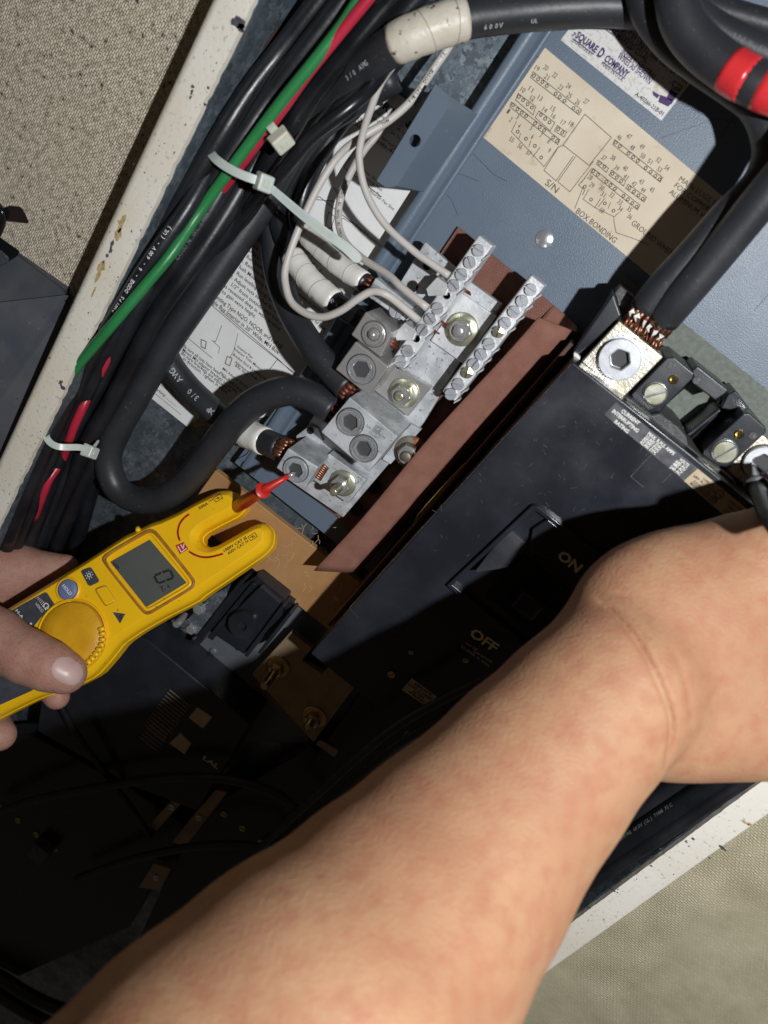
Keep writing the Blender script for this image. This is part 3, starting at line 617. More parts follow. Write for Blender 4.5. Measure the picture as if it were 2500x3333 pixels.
# ================================================================== cables
CB = {}
def cable(name, label, pts, rpx, m, cat='cable', group=None, n=18, step=5, rmm=None):
    """pts = (px, py, height mm of the centreline)"""
    W = [P(x, y, h) for x, y, h in pts]; W = [Vector(q) for q in catmull([tuple(p) for p in W], step)]
    r = rmm / 1000 if rmm else rpx * sc_at(W[len(W) // 2])
    t = thing(name, label, cat, W[0], group)
    part('insulation', sweep(W, r, n), m, t, smooth=True)
    CB[label] = (W, r, t); return t, W, r
def nearest(W, px, py):
    best = min(range(len(W)), key=lambda i: (proj(W[i])[0] - px) ** 2 + (proj(W[i])[1] - py) ** 2); return best
def proj(p):
    d = Vector(p) - CAM; z = d.dot(EZ); return 1250 + F * d.dot(EX) / z, 1666.5 + F * d.dot(EY) / z
def resample(W, step=.0005):
    out = [W[0]]; acc = 0
    for a, b in zip(W[:-1], W[1:]):
        L = (b - a).length; k = max(1, int(round(L / step)))
        for j in range(1, k + 1): out.append(a.lerp(b, j / k))
    return out
def cable_text(t, W, r, s, at, cap, m, side=0.0, flip=False, pitch=.78, name='lettering'):
    R = resample(W); i0 = nearest(R, *at); capm = cap * sc_at(R[i0]); mb = MB(); i = float(i0)
    for ch in s:
        k = int(i)
        if k < 2 or k > len(R) - 3: break
        T = (R[k + 2] - R[k - 2]).normalized() * (-1 if flip else 1)
        n0 = (CAM - R[k]).normalized(); n0 = (n0 - T * n0.dot(T)).normalized(); b = n0.cross(T)
        nn = (n0 * math.cos(side) + b * math.sin(side)); b2 = nn.cross(T)
        if ch != ' ':
            V, Fc, wd = tmesh(ch, .02); kk = capm / .7
            mb.add([R[k] + T * (x * kk * .9) + b2 * ((y - .35) * kk) + nn * (math.sqrt(max(r * r - ((y - .35) * kk) ** 2, 0)) + .00012) for x, y in V], Fc)
        i += (-1 if flip else 1) * capm * pitch / .0005
    if mb.v: part(name, mb, m, t)
def band(t, W, r, a, b, m, k=1.10, name='tape', label=None, wraps=0, rag=0):
    """tape sleeve round a cable between two pixel positions"""
    R = resample(W, .0008); i, j = sorted((nearest(R, *a), nearest(R, *b))); seg = R[i:j + 1:2]
    mb = MB(); N_ = len(seg); rr = []
    for q in range(N_):
        w = (q * .0016 / .0062) % 1 if wraps else 0
        rr.append(r * (k + (.045 * (1 - w) if wraps else 0)))
    rr[0] = r * (k - .03); rr[-1] = r * (k - .03)
    mb.add(*sweep(seg, rr, 22))
    o = part(name, mb, m, t, smooth=True, label=label)
    if wraps:
        mb = MB(); rs_ = random.Random(len(seg))
        for q in range(3, N_ - 2, 6):
            T = (seg[q + 1] - seg[q - 1]).normalized(); x, y, _ = frame((T + Vector((rs_.uniform(-.3, .3), rs_.uniform(-.3, .3), .1)) * .8).normalized()); pts = []
            rr_ = r * (k + .045)
            for j in range(21):
                a = 2 * math.pi * j / 20; d_ = x * math.cos(a) + y * math.sin(a); d_ = d_ / max(.6, (d_ - T * d_.dot(T)).length); pts.append(seg[q] + d_ * rr_ * 1.004)
            mb.add(*sweep(pts, .00013, 5, caps=False))
        if mb.v: part('tape_edge', mb, M['tape_edge'], t, smooth=True)
    return o
def strands(t, W, r, m, n=14, L=.006, out=None, seedv=1, name='copper_strand', jit=.10, end=True):
    rs = random.Random(seedv); e = W[-1] if end else W[0]; T = (W[-1] - W[-3]).normalized() if end else (W[0] - W[2]).normalized()
    x, y, a = frame(T)
    for k in range(n):
        th = 2 * math.pi * k / n if k < n * .7 else rs.uniform(0, 6.28); q = r * (.78 if k < n * .7 else .35)
        s = e - T * .001 + x * (q * math.cos(th)) + y * (q * math.sin(th)); f = s + T * (L * rs.uniform(.85, 1.15)) + (x * rs.uniform(-1, 1) + y * rs.uniform(-1, 1)) * r * jit * .5
        part(name, sweep([s, (s + f) / 2 + x * rs.uniform(-1, 1) * r * .05, f], r * .19, 7), m, t, smooth=True)

# --- big matt 3/0 feeders on the left
t, W, r = cable('feeder_cable', 'thick matt black taped cable looping in a U to the double lug', [(2600, 190, 6), (2420, 130, 6), (2300, 90, 6), (2140, 40, 8), (2000, 20, 12), (1850, 24, 15), (1720, 34, 19), (1600, 47, 24), (1510, 62, 28), (1400, 96, 32), (1288, 144, 33), (1180, 222, 26), (1080, 310, 16), (960, 470, 10), (860, 650, 10), (748, 816, 14), (640, 975, 18), (545, 1115, 20), (455, 1270, 20), (385, 1395, 20), (352, 1490, 20), (375, 1580, 20), (440, 1627, 20), (525, 1622, 20), (605, 1568, 22), (685, 1470, 24), (770, 1362, 26), (850, 1298, 27), (945, 1272, 27), (1025, 1295, 27), (1082, 1335, 27)], 40, M['blkm'], group='heavy feeder cables', rmm=6.6)
cable_text(t, W, r, '3/0 AWG', (1160, 232), 15, M['cabletext'], .1, flip=True, pitch=.9)
cable_text(t, W, r, 'XE XP', (1040, 340), 14, M['cabletext'], -.25, flip=True, pitch=1.3)
cable_text(t, W, r, '600V', (1560, 58), 15, M['cabletext'], -.55, flip=True, pitch=1.1); cable_text(t, W, r, 'UL', (1718, 40), 13, M['cabletext'], -.5, flip=True)
band(t, W, r, (1278, 152), (1516, 64), M['tape_old'], 1.06, label='dirty white tape wrap near the top of the cable', wraps=1)
strands(t, W, r, M['copperdark'], 12, .004, seedv=3)
t, W, r = cable('feeder_cable', 'thick black cable printed XHHW AWG with white tape before the probed lug', [(760, 780, 8), (690, 870, 10), (600, 965, 10), (548, 1050, 10), (533, 1110, 10), (552, 1180, 10), (608, 1255, 10), (673, 1318, 12), (735, 1368, 14), (800, 1408, 18), (860, 1436, 23), (915, 1460, 27)], 35, M['blkm'], group='heavy feeder cables', rmm=6.0)
for s, at, c in [('XHHW', (563, 1182), 19), ('AWG', (610, 1240), 19), ('3/0', (662, 1305), 18), ('XP', (712, 1352), 18)]:
    i = (at[0], at[1]); cable_text(t, W, r, s[::1], i, c, M['cabletext'], .15, flip=True, pitch=.95)
band(t, W, r, (785, 1395), (868, 1438), M['tape'], 1.08, wraps=1)
strands(t, W, r, M['copper'], 16, .006, seedv=4)
t, W, r = cable('feeder_cable', 'thick matt black cable curving down across the sheet, ending just above the U loop', [(1290, 250, 0), (1150, 330, 0), (1020, 430, 2), (930, 560, 4), (895, 690, 2), (893, 810, 4), (910, 915, 8), (955, 1030, 15), (1020, 1135, 26), (1085, 1212, 29), (1132, 1262, 31)], 37, M['blkm'], group='heavy feeder cables', rmm=5.9)
strands(t, W, r, M['copperdark'], 14, .004, seedv=5)
t, W, r = cable('sleeved_cable', 'black cable with long white sleeve ending at the small two screw lug', [(1430, 60, -6), (1300, 180, -5), (1190, 310, -4), (1085, 430, -3), (1012, 560, -2), (975, 680, 0), (985, 745, 3), (1040, 805, 8), (1110, 868, 14), (1194, 924, 19)], 27, M['blk'], group='white sleeved cables', rmm=4.0)
band(t, W, r, (988, 750), (1186, 919), M['tape'], 1.10, name='sleeve', wraps=1); strands(t, W, r, M['copperdark'], 9, .004, seedv=6)
t, W, r = cable('sleeved_cable', 'glossy black cable with dirty white sleeve ending behind the domed screw lug', [(1340, 20, 6), (1250, 130, 6), (1140, 250, 5), (1030, 375, 4), (945, 500, 4), (902, 610, 4), (905, 720, 5), (932, 800, 7), (970, 862, 10), (1015, 918, 14), (1075, 970, 18), (1140, 1018, 22), (1195, 1055, 25)], 32, M['blkg'], group='white sleeved cables', rmm=4.7)
band(t, W, r, (950, 832), (1098, 986), M['tape'], 1.10, name='sleeve', wraps=1); cable_text(t, W, r, 'KAV', (1118, 1002), 14, M['cabletext'], .1, flip=True)
# --- second glossy run
cable('branch_cable', 'glossy black cable hugging the left side of the sleeved cables', [(1380, -30, 12), (1240, 90, 12), (1120, 200, 10), (1010, 320, 8), (925, 450, 8), (875, 580, 6), (868, 690, 0), (900, 800, -6), (935, 880, -10)], 26, M['blkg'], group='black bundle cables', rmm=4.0)
cable('branch_cable', 'slim black cable slanting over the tied bundle to the top', [(1340, 110, 12), (1262, 210, 22), (1200, 292, 29), (1133, 352, 34), (1006, 452, 36), (913, 566, 34), (830, 655, 26), (740, 760, 16), (650, 880, 10)], 19, M['blkg'], group='black bundle cables', rmm=2.6)
cable('branch_cable', 'slim black wire wandering alone down the instruction sheet', [(905, 640, -6), (875, 719, -8), (845, 790, -12), (822, 860, -14), (791, 930, -16), (753, 1030, -18), (706, 1133, -20), (651, 1237, -22), (597, 1318, -22), (542, 1405, -22), (470, 1520, -22), (400, 1640, -24)], 14, M['thin'], group='black bundle cables', rmm=2.15)
cable('branch_cable', 'black cable running beside the green wire on its right with long highlights', [(1330, -60, 30), (1245, 30, 30), (1128, 170, 30), (1020, 300, 28), (940, 430, 26), (858, 560, 24), (760, 730, 20), (640, 900, 16), (520, 1080, 14), (420, 1260, 10), (345, 1440, 8), (290, 1620, 6), (240, 1800, 4)], 30, M['blkg'], group='black bundle cables', rmm=4.1)
cable('branch_cable', 'leftmost glossy black cable at the top of the bundle', [(1085, -60, 34), (1010, 40, 34), (905, 175, 34), (815, 290, 38), (725, 430, 42), (610, 620, 42), (500, 790, 41), (405, 950, 40), (315, 1100, 40), (243, 1250, 42), (165, 1420, 46), (90, 1600, 44), (20, 1780, 40)], 29, M['blk'], group='black bundle cables', rmm=3.9)
cable('branch_cable', 'black cable tucked just left of the green wire', [(1160, -60, 36), (1095, 30, 36), (990, 165, 36), (880, 310, 35), (790, 440, 37), (700, 570, 38), (590, 740, 38), (500, 880, 38), (420, 1000, 38), (330, 1150, 38), (255, 1310, 36), (200, 1460, 34), (140, 1640, 30), (80, 1800, 26)], 30, M['blk'], group='black bundle cables', rmm=4.0)
t, W, r = cable('branch_cable', 'black wire printed PHELPS DODGE 600V beside the cream flange', [(770, 430, 30), (690, 540, 38), (608, 680, 46), (525, 800, 50), (460, 895, 51), (392, 1005, 51), (318, 1120, 48), (262, 1240, 42), (220, 1380, 36)], 24, M['thin'], group='black bundle cables', rmm=3.4)
cable_text(t, W, r, 'PHELPS DODGE - 6 - 600V - (UL)', (384, 1010), 12, M['printwhite'], .45, flip=True, pitch=.96)
t, W, r = cable('green_wire', 'green ground wire running the length of the left bundle', [(1215, -60, 44), (1165, 5, 44), (1112, 85, 44), (1030, 190, 44), (905, 345, 43), (765, 530, 42), (648, 692, 42), (560, 822, 50), (480, 920, 54), (369, 1053, 57), (263, 1178, 53), (224, 1236, 49), (198, 1282, 44)], 17, M['green'], 'wire', rmm=2.15)
t, W, r = cable('red_wire', 'red wire running beside the green wire and sinking into the bundle', [(1250, -70, 46), (1192, 5, 46), (1091, 128, 44), (998, 245, 42), (912, 366, 40), (838, 464, 38), (770, 556, 35), (700, 650, 30), (600, 800, 28), (470, 980, 32), (350, 1170, 38), (300, 1265, 37), (270, 1325, 40.3), (242, 1385, 41), (222, 1440, 38.5), (200, 1500, 33), (160, 1560, 38), (140, 1610, 38), (110, 1690, 32)], 17, M['red'], 'wire', rmm=2.0)
# filler of the bundle (each a cable)
def lerp_path(tab, q, h):
    return [(a + (b - a) * q, y, hh + h) for (y, a, b, hh) in tab]
tab = [(-60, 1130, 1420, 10), (150, 960, 1240, 10), (330, 800, 1060, 8), (500, 690, 930, 6), (680, 570, 830, 4), (850, 470, 700, 2), (1000, 385, 590, 2), (1150, 300, 500, 0), (1300, 225, 425, -2), (1450, 150, 345, -4), (1600, 85, 270, -6), (1800, 0, 190, -10)]
desc = ['dusty black cable deep in the bundle nearest the flange', 'dusty black cable second from the flange in the bundle', 'scuffed black cable under the green wire in the bundle', 'scuffed black cable in the middle of the bundle', 'worn black cable right of the bundle middle', 'black cable with a dull sheen low in the bundle', 'black cable on the lower right side of the bundle', 'outermost black cable on the right of the bundle']
for k in range(8):
    q = (k + .5) / 8; pts = [(x + rnd.uniform(-7, 7), y, h + 5 * math.sin(k * 2.1 + y / 300) + (1 - q * .8) * max(0, min(1, (y - 450) / 450)) * 30) for x, y, h in lerp_path(tab, q, 8 + 6 * (k % 2))]
    t, W, r = cable('branch_cable', desc[k], pts, 24, M['blk'] if k % 2 else M['thin'], group='black bundle cables', rmm=3.5 + .3 * (k % 3))
    if k == 3: cable_text(t, W, r, 'GASOLINE OIL THHN', (640, 880), 11, M['cabletext_dim'], .1, flip=True, pitch=.9)
t, W, r = cable('branch_cable', 'dull black cable printed GASOLINE AND OIL under the smooth feeder', [(900, 480, 14), (820, 620, 14), (720, 760, 13), (640, 870, 12), (560, 980, 12), (470, 1110, 8), (380, 1280, 6), (330, 1450, 2), (260, 1620, 0)], 28, M['blk'], group='black bundle cables', rmm=4.0)
cable_text(t, W, r, 'GASOLINE AND OIL RES THHN', (640, 870), 11, M['cabletext_dim'], 0, flip=True, pitch=.9)

# --- top right cables
t, W, r = cable('feeder_cable', 'thick black cable with red tape bands bending across the top right corner', [(2195, -130, 33), (2200, -30, 33), (2222, 70, 34), (2280, 150, 35), (2370, 222, 37), (2480, 282, 40), (2620, 330, 40)], 52, M['blkm'], group='heavy feeder cables', rmm=6.9)
band(t, W, r, (2368, 222), (2440, 262), M['redtape'], 1.03, name='red_tape'); band(t, W, r, (2472, 278), (2600, 322), M['redtape'], 1.03, name='red_tape')
t, W, r = cable('feeder_cable', 'thick black cable passing under the red taped cable', [(2080, -120, 21), (2092, -20, 21), (2120, 60, 21), (2190, 145, 22), (2280, 215, 23), (2390, 290, 24), (2462, 350, 25), (2500, 440, 27), (2502, 520, 29), (2462, 605, 32), (2375, 692, 34), (2262, 818, 34), (2158, 930, 32), (2098, 1008, 30)], 44, M['blkm'], group='heavy feeder cables', rmm=5.6)
strands(t, W, r, M['copper'], 12, .005, seedv=9)
t, W, r = cable('feeder_cable', 'front thick black cable slanting into the breaker lug from the right', [(2760, 300, 50), (2620, 480, 48), (2500, 625, 45), (2410, 735, 42), (2320, 845, 39), (2225, 958, 36), (2160, 1035, 31)], 46, M['blkm'], group='heavy feeder cables', rmm=6.2)
strands(t, W, r, M['copper'], 12, .005, seedv=10)
cable('feeder_cable', 'upper thick black cable of the pair in the top right corner', [(2180, -60, 8), (2290, 15, 8), (2390, 48, 8), (2500, 80, 8), (2650, 120, 8)], 30, M['blkm'], group='heavy feeder cables', rmm=4.6)
t, W, r = cable('feeder_cable', 'lower thick black cable of the pair in the top right corner', [(2230, 20, 17), (2310, 80, 17), (2400, 132, 17), (2500, 180, 17), (2650, 240, 17)], 36, M['blkm'], group='heavy feeder cables', rmm=5.2)
cable_text(t, W, r, '600V AWG', (2380, 122), 14, M['cabletext_dim'], .2, pitch=1.2)
# --- lower right cables
for k, (lab, pts, mm_) in enumerate([('black cable nearest the arm in the lower right of the box', [(2620, 2290, 40), (2350, 2465, 40), (2200, 2562, 40), (2060, 2660, 40), (1850, 2805, 40)], 'blk'), ('glossy black cable catching the light in the lower right of the box', [(2640, 2345, 47), (2350, 2535, 47), (2200, 2634, 47), (2060, 2727, 47), (1860, 2862, 46)], 'blkg'),
                       ('black cable next to the flange in the lower right of the box', [(2660, 2384, 51), (2400, 2556, 51), (2250, 2656, 51), (2050, 2790, 51), (1850, 2924, 50)], 'blk'), ('black cable lying deepest in the lower right of the box', [(2620, 2220, 30), (2450, 2332, 30), (2280, 2445, 30), (2100, 2565, 30), (1850, 2735, 30)], 'blkm')]):
    t, W, r = cable('branch_cable', lab, pts, 40, M[mm_], group='black cables in the lower right', rmm=(5.2, 5.0, 3.0, 5.4)[k])
    if k == 1: cable_text(t, W, r, 'XHHW-2 600V (UL) THWN 75C', (2040, 2740), 11, M['cabletext_dim'], .5, flip=True)
# --- white wires
t, W, r = cable('white_wire', 'upper white wire ending at the fourth screw of the left terminal bar', [(1330, 160, 10), (1290, 200, 14), (1240, 270, 20), (1207, 353, 24), (1182, 430, 28), (1169, 515, 30), (1191, 624, 30), (1250, 727, 30), (1343, 814, 30), (1400, 855, 30), (1462, 897, 30)], 10, M['white'], 'wire', 'white neutral wires', n=12, rmm=1.45)
t, W, r = cable('white_wire', 'long looping white wire printed in black that swings down over the sheet', [(1520, -40, 4), (1498, 40, 6), (1473, 130, 10), (1413, 222, 12), (1343, 322, 14), (1267, 391, 18), (1180, 445, 22), (1104, 505, 22), (1033, 613, 24), (968, 755, 26), (930, 868, 29), (930, 930, 31), (950, 985, 33), (1000, 1022, 35), (1053, 1032, 36), (1112, 1010, 37), (1159, 976, 38), (1210, 949, 38), (1256, 958, 38), (1306, 995, 34), (1362, 1042, 30)], 10, M['white'], 'wire', 'white neutral wires', n=12, rmm=1.55)
cable_text(t, W, r, 'PHELPS DODGE -- 12', (1330, 335), 10, M['ink'], .1, flip=True, pitch=1.0); cable_text(t, W, r, 'THWN', (1240, 408), 9, M['ink'], .1, flip=True)
t, W, r = cable('white_wire', 'white wire printed with small letters rising behind the cable tie tail', [(1420, 300, -8), (1330, 380, -6), (1230, 440, -4), (1165, 520, 0), (1117, 620, 4), (1101, 705, 6), (1120, 781, 10), (1180, 841, 18), (1261, 893, 24), (1306, 934, 28), (1392, 1003, 30)], 10, M['white'], 'wire', 'white neutral wires', n=12, rmm=1.55)
cable_text(t, W, r, 'THHN OR THWN OR GASOLINE', (1117, 778), 9, M['cabletext_dim'], 0, flip=True, pitch=.9)
cable('white_wire', 'short stub of white wire seen beside the dirty tape wrap', [(1540, -60, 0), (1470, -10, 0), (1425, 50, 0), (1380, 110, -4), (1340, 190, -10)], 10, M['white'], 'wire', 'white neutral wires', n=12, rmm=1.6)

# ================================================================== neutral assembly
HP = 14
nb = thing('neutral_bus', 'weathered aluminium neutral bus plate with plated nuts and washers', 'bus bar', P(1380, 1200, 4))
bus = [(1384, 786), (1465, 858), (1528, 915), (1633, 991), (1614, 1016), (1600, 1008), (1575, 1046), (1492, 1189), (1478, 1180), (1462, 1204), (1472, 1216), (1405, 1314), (1376, 1381), (1352, 1392), (1278, 1500), (1250, 1528), (1116, 1685), (935, 1560), (964, 1419), (1006, 1377), (1030, 1330), (1230, 1030), (1281, 953), (1330, 905), (1345, 915)]
bus = [(1384, 786), (1465, 858), (1528, 915), (1633, 991), (1492, 1189), (1376, 1381), (1252, 1526), (1116, 1685), (935, 1560), (1006, 1375), (1130, 1190), (1281, 953)]
part('bus_plate', pp(bus, HP, HP - 4.5), M['cast'], nb, bevel=.0005)
part('support_block', pp([(1340, 1050), (1560, 1090), (1300, 1430), (1120, 1330)], HP - 4.6, .2), M['baked'], nb)
part('support_block', pp([(1040, 1420), (1220, 1500), (1110, 1640), (960, 1540)], HP - 4.6, .2), M['baked'], nb)
part('contact_pad', pp([(1502, 953), (1616, 1030), (1511, 1187), (1401, 1109)], HP + 2, HP), M['alu'], nb, bevel=.0004)
part('cover_strip', pp([Z6(500, 430), Z6(560, 460), Z6(600, 560), Z6(420, 690), Z6(385, 520)], HP + 1.5, HP + .01), M['cast'], nb, bevel=.0005)
def boltset(parent, px, py, h, rw, rn, rs_, hw=1.4, hn=5, hs=8, m_w='zinc', m_s='zinc', ang=.3, off=(0, 0)):
    c = P(px, py, h); k = sc_at(c)
    part('washer', lathe(c, [(rw * k, 0), (rw * k, hw / 1000 * .7), (rw * k * .94, hw / 1000), (rn * k * .8, hw / 1000 * 1.3)], 40), M[m_w], parent, auto=40)
    c2 = c + Vector((0, 0, hw / 1000)) 
    part('nut', hexprism(c2, rn * k, 0, hn / 1000, ang), M[m_w], parent, bevel=.0003)
    part('nut_collar', lathe(c2, [(rn * k * .8, hn / 1000), (rn * k * .76, hn / 1000 + .0004), (rs_ * k * 1.12, hn / 1000 + .0002)], 28), M['chrome'], parent, auto=40)
    prof = []; z = hn / 1000; i = 0
    while z < (hn + hs) / 1000 - .0008:
        prof += [(rs_ * k * 1.0, z), (rs_ * k * .90, z + .0004)]; z += .0008
    prof += [(rs_ * k * .85, (hn + hs) / 1000), (rs_ * k * .5, (hn + hs) / 1000 + .0003)]
    part('stud', lathe(c2, prof, 22), M[m_s], parent, auto=60)
    return c2
boltset(nb, *Z7(483, 880), HP + 2, 55, 40, 21, 1.3, 4.5, 2.5, m_s='steel')
def hole(parent, c, r, m='gap'):
    part('hole_rim', lathe(c + Nn * .00012, [(r * 1.12, -.0001), (r * 1.10, .0003), (r, .0003), (r * .98, -.00002)], 20), M['copperdark'] if m == 'rim' else M['cast'], parent, auto=50)
    mb = MB(); disc(mb, c, r, n=18, eps=.0003); part('hole', mb, M['gap'], parent)
for z in (Z5(1400, 390), Z6(500, 475)): hole(nb, P(*z, HP + (1.5 if z[1] > 1200 else 0)), .0018)
hole(nb, P(*Z5(1288, 550), HP), .0022, 'rim')
def seat(parent, c, r):
    part('screw_gap_shade', lathe(c, [(r * 1.07, -.0002), (r * 1.07, .00015), (r * .9, .00015)], 36), M['seatdark'], parent)  # dark ring painted in for the shadowed gap round the screw
# lugs ------------------------------------------------------------
def lug(label, top, h1, h0, m, bev=.0006, inset=None):
    c = P(sum(p[0] for p in top) / len(top), sum(p[1] for p in top) / len(top), h0)
    t = thing('wire_lug', label, 'lug', c, 'wire lugs')
    part('body', pp(top, h1, h0), M[m], t, bevel=bev); return t
lg = lug('small aluminium lug with two slotted screws under the looping white wire', [(1222, 903), (1345, 1000), (1313, 1046), (1190, 960)], 24, HP + .1, 'cast')
for (x, y, a) in [(*Z5(1000, 595), .9), (*Z5(1165, 740), 1.9)]:
    c = P(x, y, 24); part('screw', slotscrew(24 * sc_at(c), .0012, a), M['dullchrome'], lg, bevel=0, auto=30, loc=c)
for k in range(6):
    a = P(*Z5(1050 + k * 10, 650 + k * 6), 22.5 - k * .2); part('copper_strand', sweep([a, a + Vector((.006, -.001, .0003))], .0004, 6), M['copper'], lg, smooth=True)
lg = lug('plated steel lug whose clamp screw has a domed centre', [(1190, 1014), (1279, 1082), (1239, 1164), (1142, 1090)], 38, HP + .1, 'steel')
c = P(*Z5(988, 918), 38); k = sc_at(c)
seat(lg, c, 41 * k); part('clamp_screw', lathe(c, [(41 * k, -.001), (41 * k, .0004), (38 * k, .0008), (35 * k, .0008), (34 * k, .0002), (31 * k, .0002), (30 * k, .0009), (23 * k, .0009), (21 * k, .0002), (20 * k, .0006), (15 * k, .0022), (8 * k, .0030), (2 * k, .0032)], 36), M['steel'], lg, auto=50)
part('copper_strand', sweep([P(*Z5(1105, 985), 30), P(*Z5(1160, 1020), 26)], .0012, 8), M['copperdark'], lg, smooth=True)
part('copper_strand', sweep([P(*Z5(1120, 965), 30), P(*Z5(1170, 1000), 26)], .0010, 8), M['copperdark'], lg, smooth=True)
lg = lug('browned steel lug with deep hex socket screw and strap held by gold nut', [(1157, 1111), (1266, 1194), (1199, 1289), (1091, 1202)], 40, HP + .1, 'steel')
c = P(*Z5(893, 1188), 40); k = sc_at(c); seat(lg, c, 47 * k); part('clamp_screw', socket(c, 47 * k, 30 * k, .0012, .0028, .5), M['chrome'], lg, auto=40)
part('strap', pp([(1285, 1194), (1403, 1261), (1327, 1356), (1218, 1270)], HP + 4.5, HP + .2), M['steel'], lg, bevel=.0004)
boltset(lg, *Z5(1220, 1372), HP + 4.5, 50, 36, 18, 1.2, 4.5, 2.5)
lg = lug('large aluminium double lug with two bright hex socket screws', [(1138, 1293), (1294, 1421), (1199, 1537), (1045, 1406)], 40, HP + .1, 'cast', .0004)
for z, a in ((Z6(808, 410), .1), (Z6(912, 615), .6)):
    c = P(*z, 40); k = sc_at(c); seat(lg, c, 45 * k); part('clamp_screw', socket(c, 45 * k, 28 * k, .0014, .0028, a), M['chrome'], lg, auto=40)
tx = MB(); text(tx, '3/0-250MCM', Z6(925, 445), Z6(1070, 545), 9, 40); text(tx, 'CU-AL', Z6(945, 495), Z6(1010, 545), 9, 40)
for pl in [[Z6(1010, 435), Z6(1055, 462), Z6(1030, 492), Z6(985, 465)], [Z6(1015, 448), Z6(1040, 463), Z6(1025, 480), Z6(1000, 466)]]: line(tx, pl, 1.6, 40, close=True)
part('stamped_lettering', tx, mat('stamped_shadow', (.13, .13, .14), .6), lg)
part('side_plate', pp([Z6(1190, 520), Z6(1270, 430), Z6(1355, 470), Z6(1115, 740), Z6(1050, 700)], HP + 3, HP + .1), M['cast'], lg, bevel=.0004)
lg = lug('dull steel lug at the lower left that the red probe touches', [(937, 1459), (1036, 1521), (992, 1590), (898, 1523)], 38, HP + .1, 'cast')
c = P(*Z6(388, 778), 38); k = sc_at(c); seat(lg, c, 42 * k); part('clamp_screw', socket(c, 42 * k, 26 * k, .0014, .0028, .4), M['dullchrome'], lg, auto=40)
for k in range(7): 
    a = P(*Z6(590 - k * 9, 735 + k * 14), 30); part('copper_strand', sweep([a - Vector((.002, 0, 0)), a + Vector((.0035, 0, .0005))], .00062, 7), M['copper'], lg, smooth=True)
part('strap', pp([(1070, 1476), (1192, 1563), (1133, 1640), (1017, 1561)], HP + 8, HP + .2), M['cast'], lg, bevel=.0004)
tx = MB(); text(tx, 'MCM', Z6(862, 895), Z6(905, 850), 8, HP + 8); text(tx, 'CU', Z6(668, 770), Z6(700, 790), 8, HP + 8); part('stamped_lettering', tx, bpy.data.materials['stamped_shadow'], lg)
boltset(lg, *Z6(752, 880), HP + 8, 45, 34, 15, 1.2, 4, 9)
bb = boltset(nb, *Z6(1275, 640), HP + 2, 56, 38, 18, 1.6, 5, 3, m_w='rusty', m_s='rusty')
# clamps beside the left bar
for (x, y) in (Z5(1478, 590), Z5(1230, 935)):
    c = P(x, y, 28); part('clip', prism([c + Vector(q) for q in ((-.0034, .0042, 0), (.0028, .0046, 0), (.0036, .001, .001), (-.002, -.0036, 0), (-.0044, -.0020, -.001))], [c + Vector(q) for q in ((-.0034, .0046, -.008), (.0034, .0052, -.008), (.006, .001, -.008), (-.0015, -.0036, -.008), (-.0046, -.0022, -.008))]), M['alu'], nb, bevel=.0003)

# terminal bars ---------------------------------------------------
SL = [slotscrew(1, 1, 0)]
def tbar(label, pts, kinds, h, e0, e1, m='alu'):
    a = P(*e0, h); b = P(*e1, h); d = (b - a).normalized(); s = Nn.cross(d) * .0034
    t = thing('terminal_bar', label, 'terminal bar', (a + b) / 2 - Nn * .01, 'neutral terminal bars')
    mb = MB()
    a2, b2 = a, b
    part('bar', prism([a2 + s, b2 + s, b2 - s, a2 - s], [v - Nn * .009 for v in (a2 + s * 1.15, b2 + s * 1.15, b2 - s * 1.15, a2 - s * 1.15)]), M[m], t, bevel=.0007)
    r_ = random.Random(4)
    for (x, y), kd in zip(pts, kinds):
        c = P(x, y, h); k = sc_at(c); q = (c - a).dot(d); c = a + d * q
        if kd == 's':
            # crimped web beside each screw
            part('screw', slotscrew(19.5 * k, .0016, r_.choice([-.15, .15, .75, 1.05, 1.6, -.5]) + r_.uniform(-.2, .2), .13), M['dullchrome'], t, auto=30, loc=c + Nn * .0001)
            part('tab', prism([c + d * .0024 + s * 1.0 + Nn * .0009, c - d * .0006 + s * 1.35 + Nn * .0016, c - d * .0010 + s * 1.2 + Nn * .0016, c + d * .0018 + s * .9 + Nn * .0009], [c + d * .0024 + s * 1.0 - Nn * .002, c - d * .0006 + s * 1.35 - Nn * .002, c - d * .0010 + s * 1.2 - Nn * .002, c + d * .0018 + s * .9 - Nn * .002]), M['alu'], t)
        elif kd == 'p':
            part('mounting_screw', slotscrew(20 * k, .0020, .3, .11, cross=True), M['zinc'], t, auto=30, loc=c + Nn * .0004)
        else:
            mb = MB(); disc(mb, c, 11.5 * k, n=18, eps=.0003); part('hole', mb, M['gap'], t)
            part('hole_thread', lathe(c + Nn * .0002, [(13 * k, -.0001), (12.6 * k, .0003), (11.6 * k, .0003), (11.2 * k, .0001)], 20), M['chrome'], t, auto=50)
            part('spacer', lathe(c - s * 1.1 - Nn * .006, [(18 * k, 0), (18 * k, .003), (15 * k, .0034)], 20), M['alu'], t, auto=50)
    return t
HT = 27
tA = tbar('left neutral terminal bar with white wires and two open threaded holes', [Z7(*p) for p in ((616, 275), (549, 367), (484, 459), (425, 544), (372, 622), (295, 716), (243, 800), (184, 885), (138, 955), (66, 1043), (10, 1125))], 'sssshssshss', HT, (1582, 782), (1296, 1188))
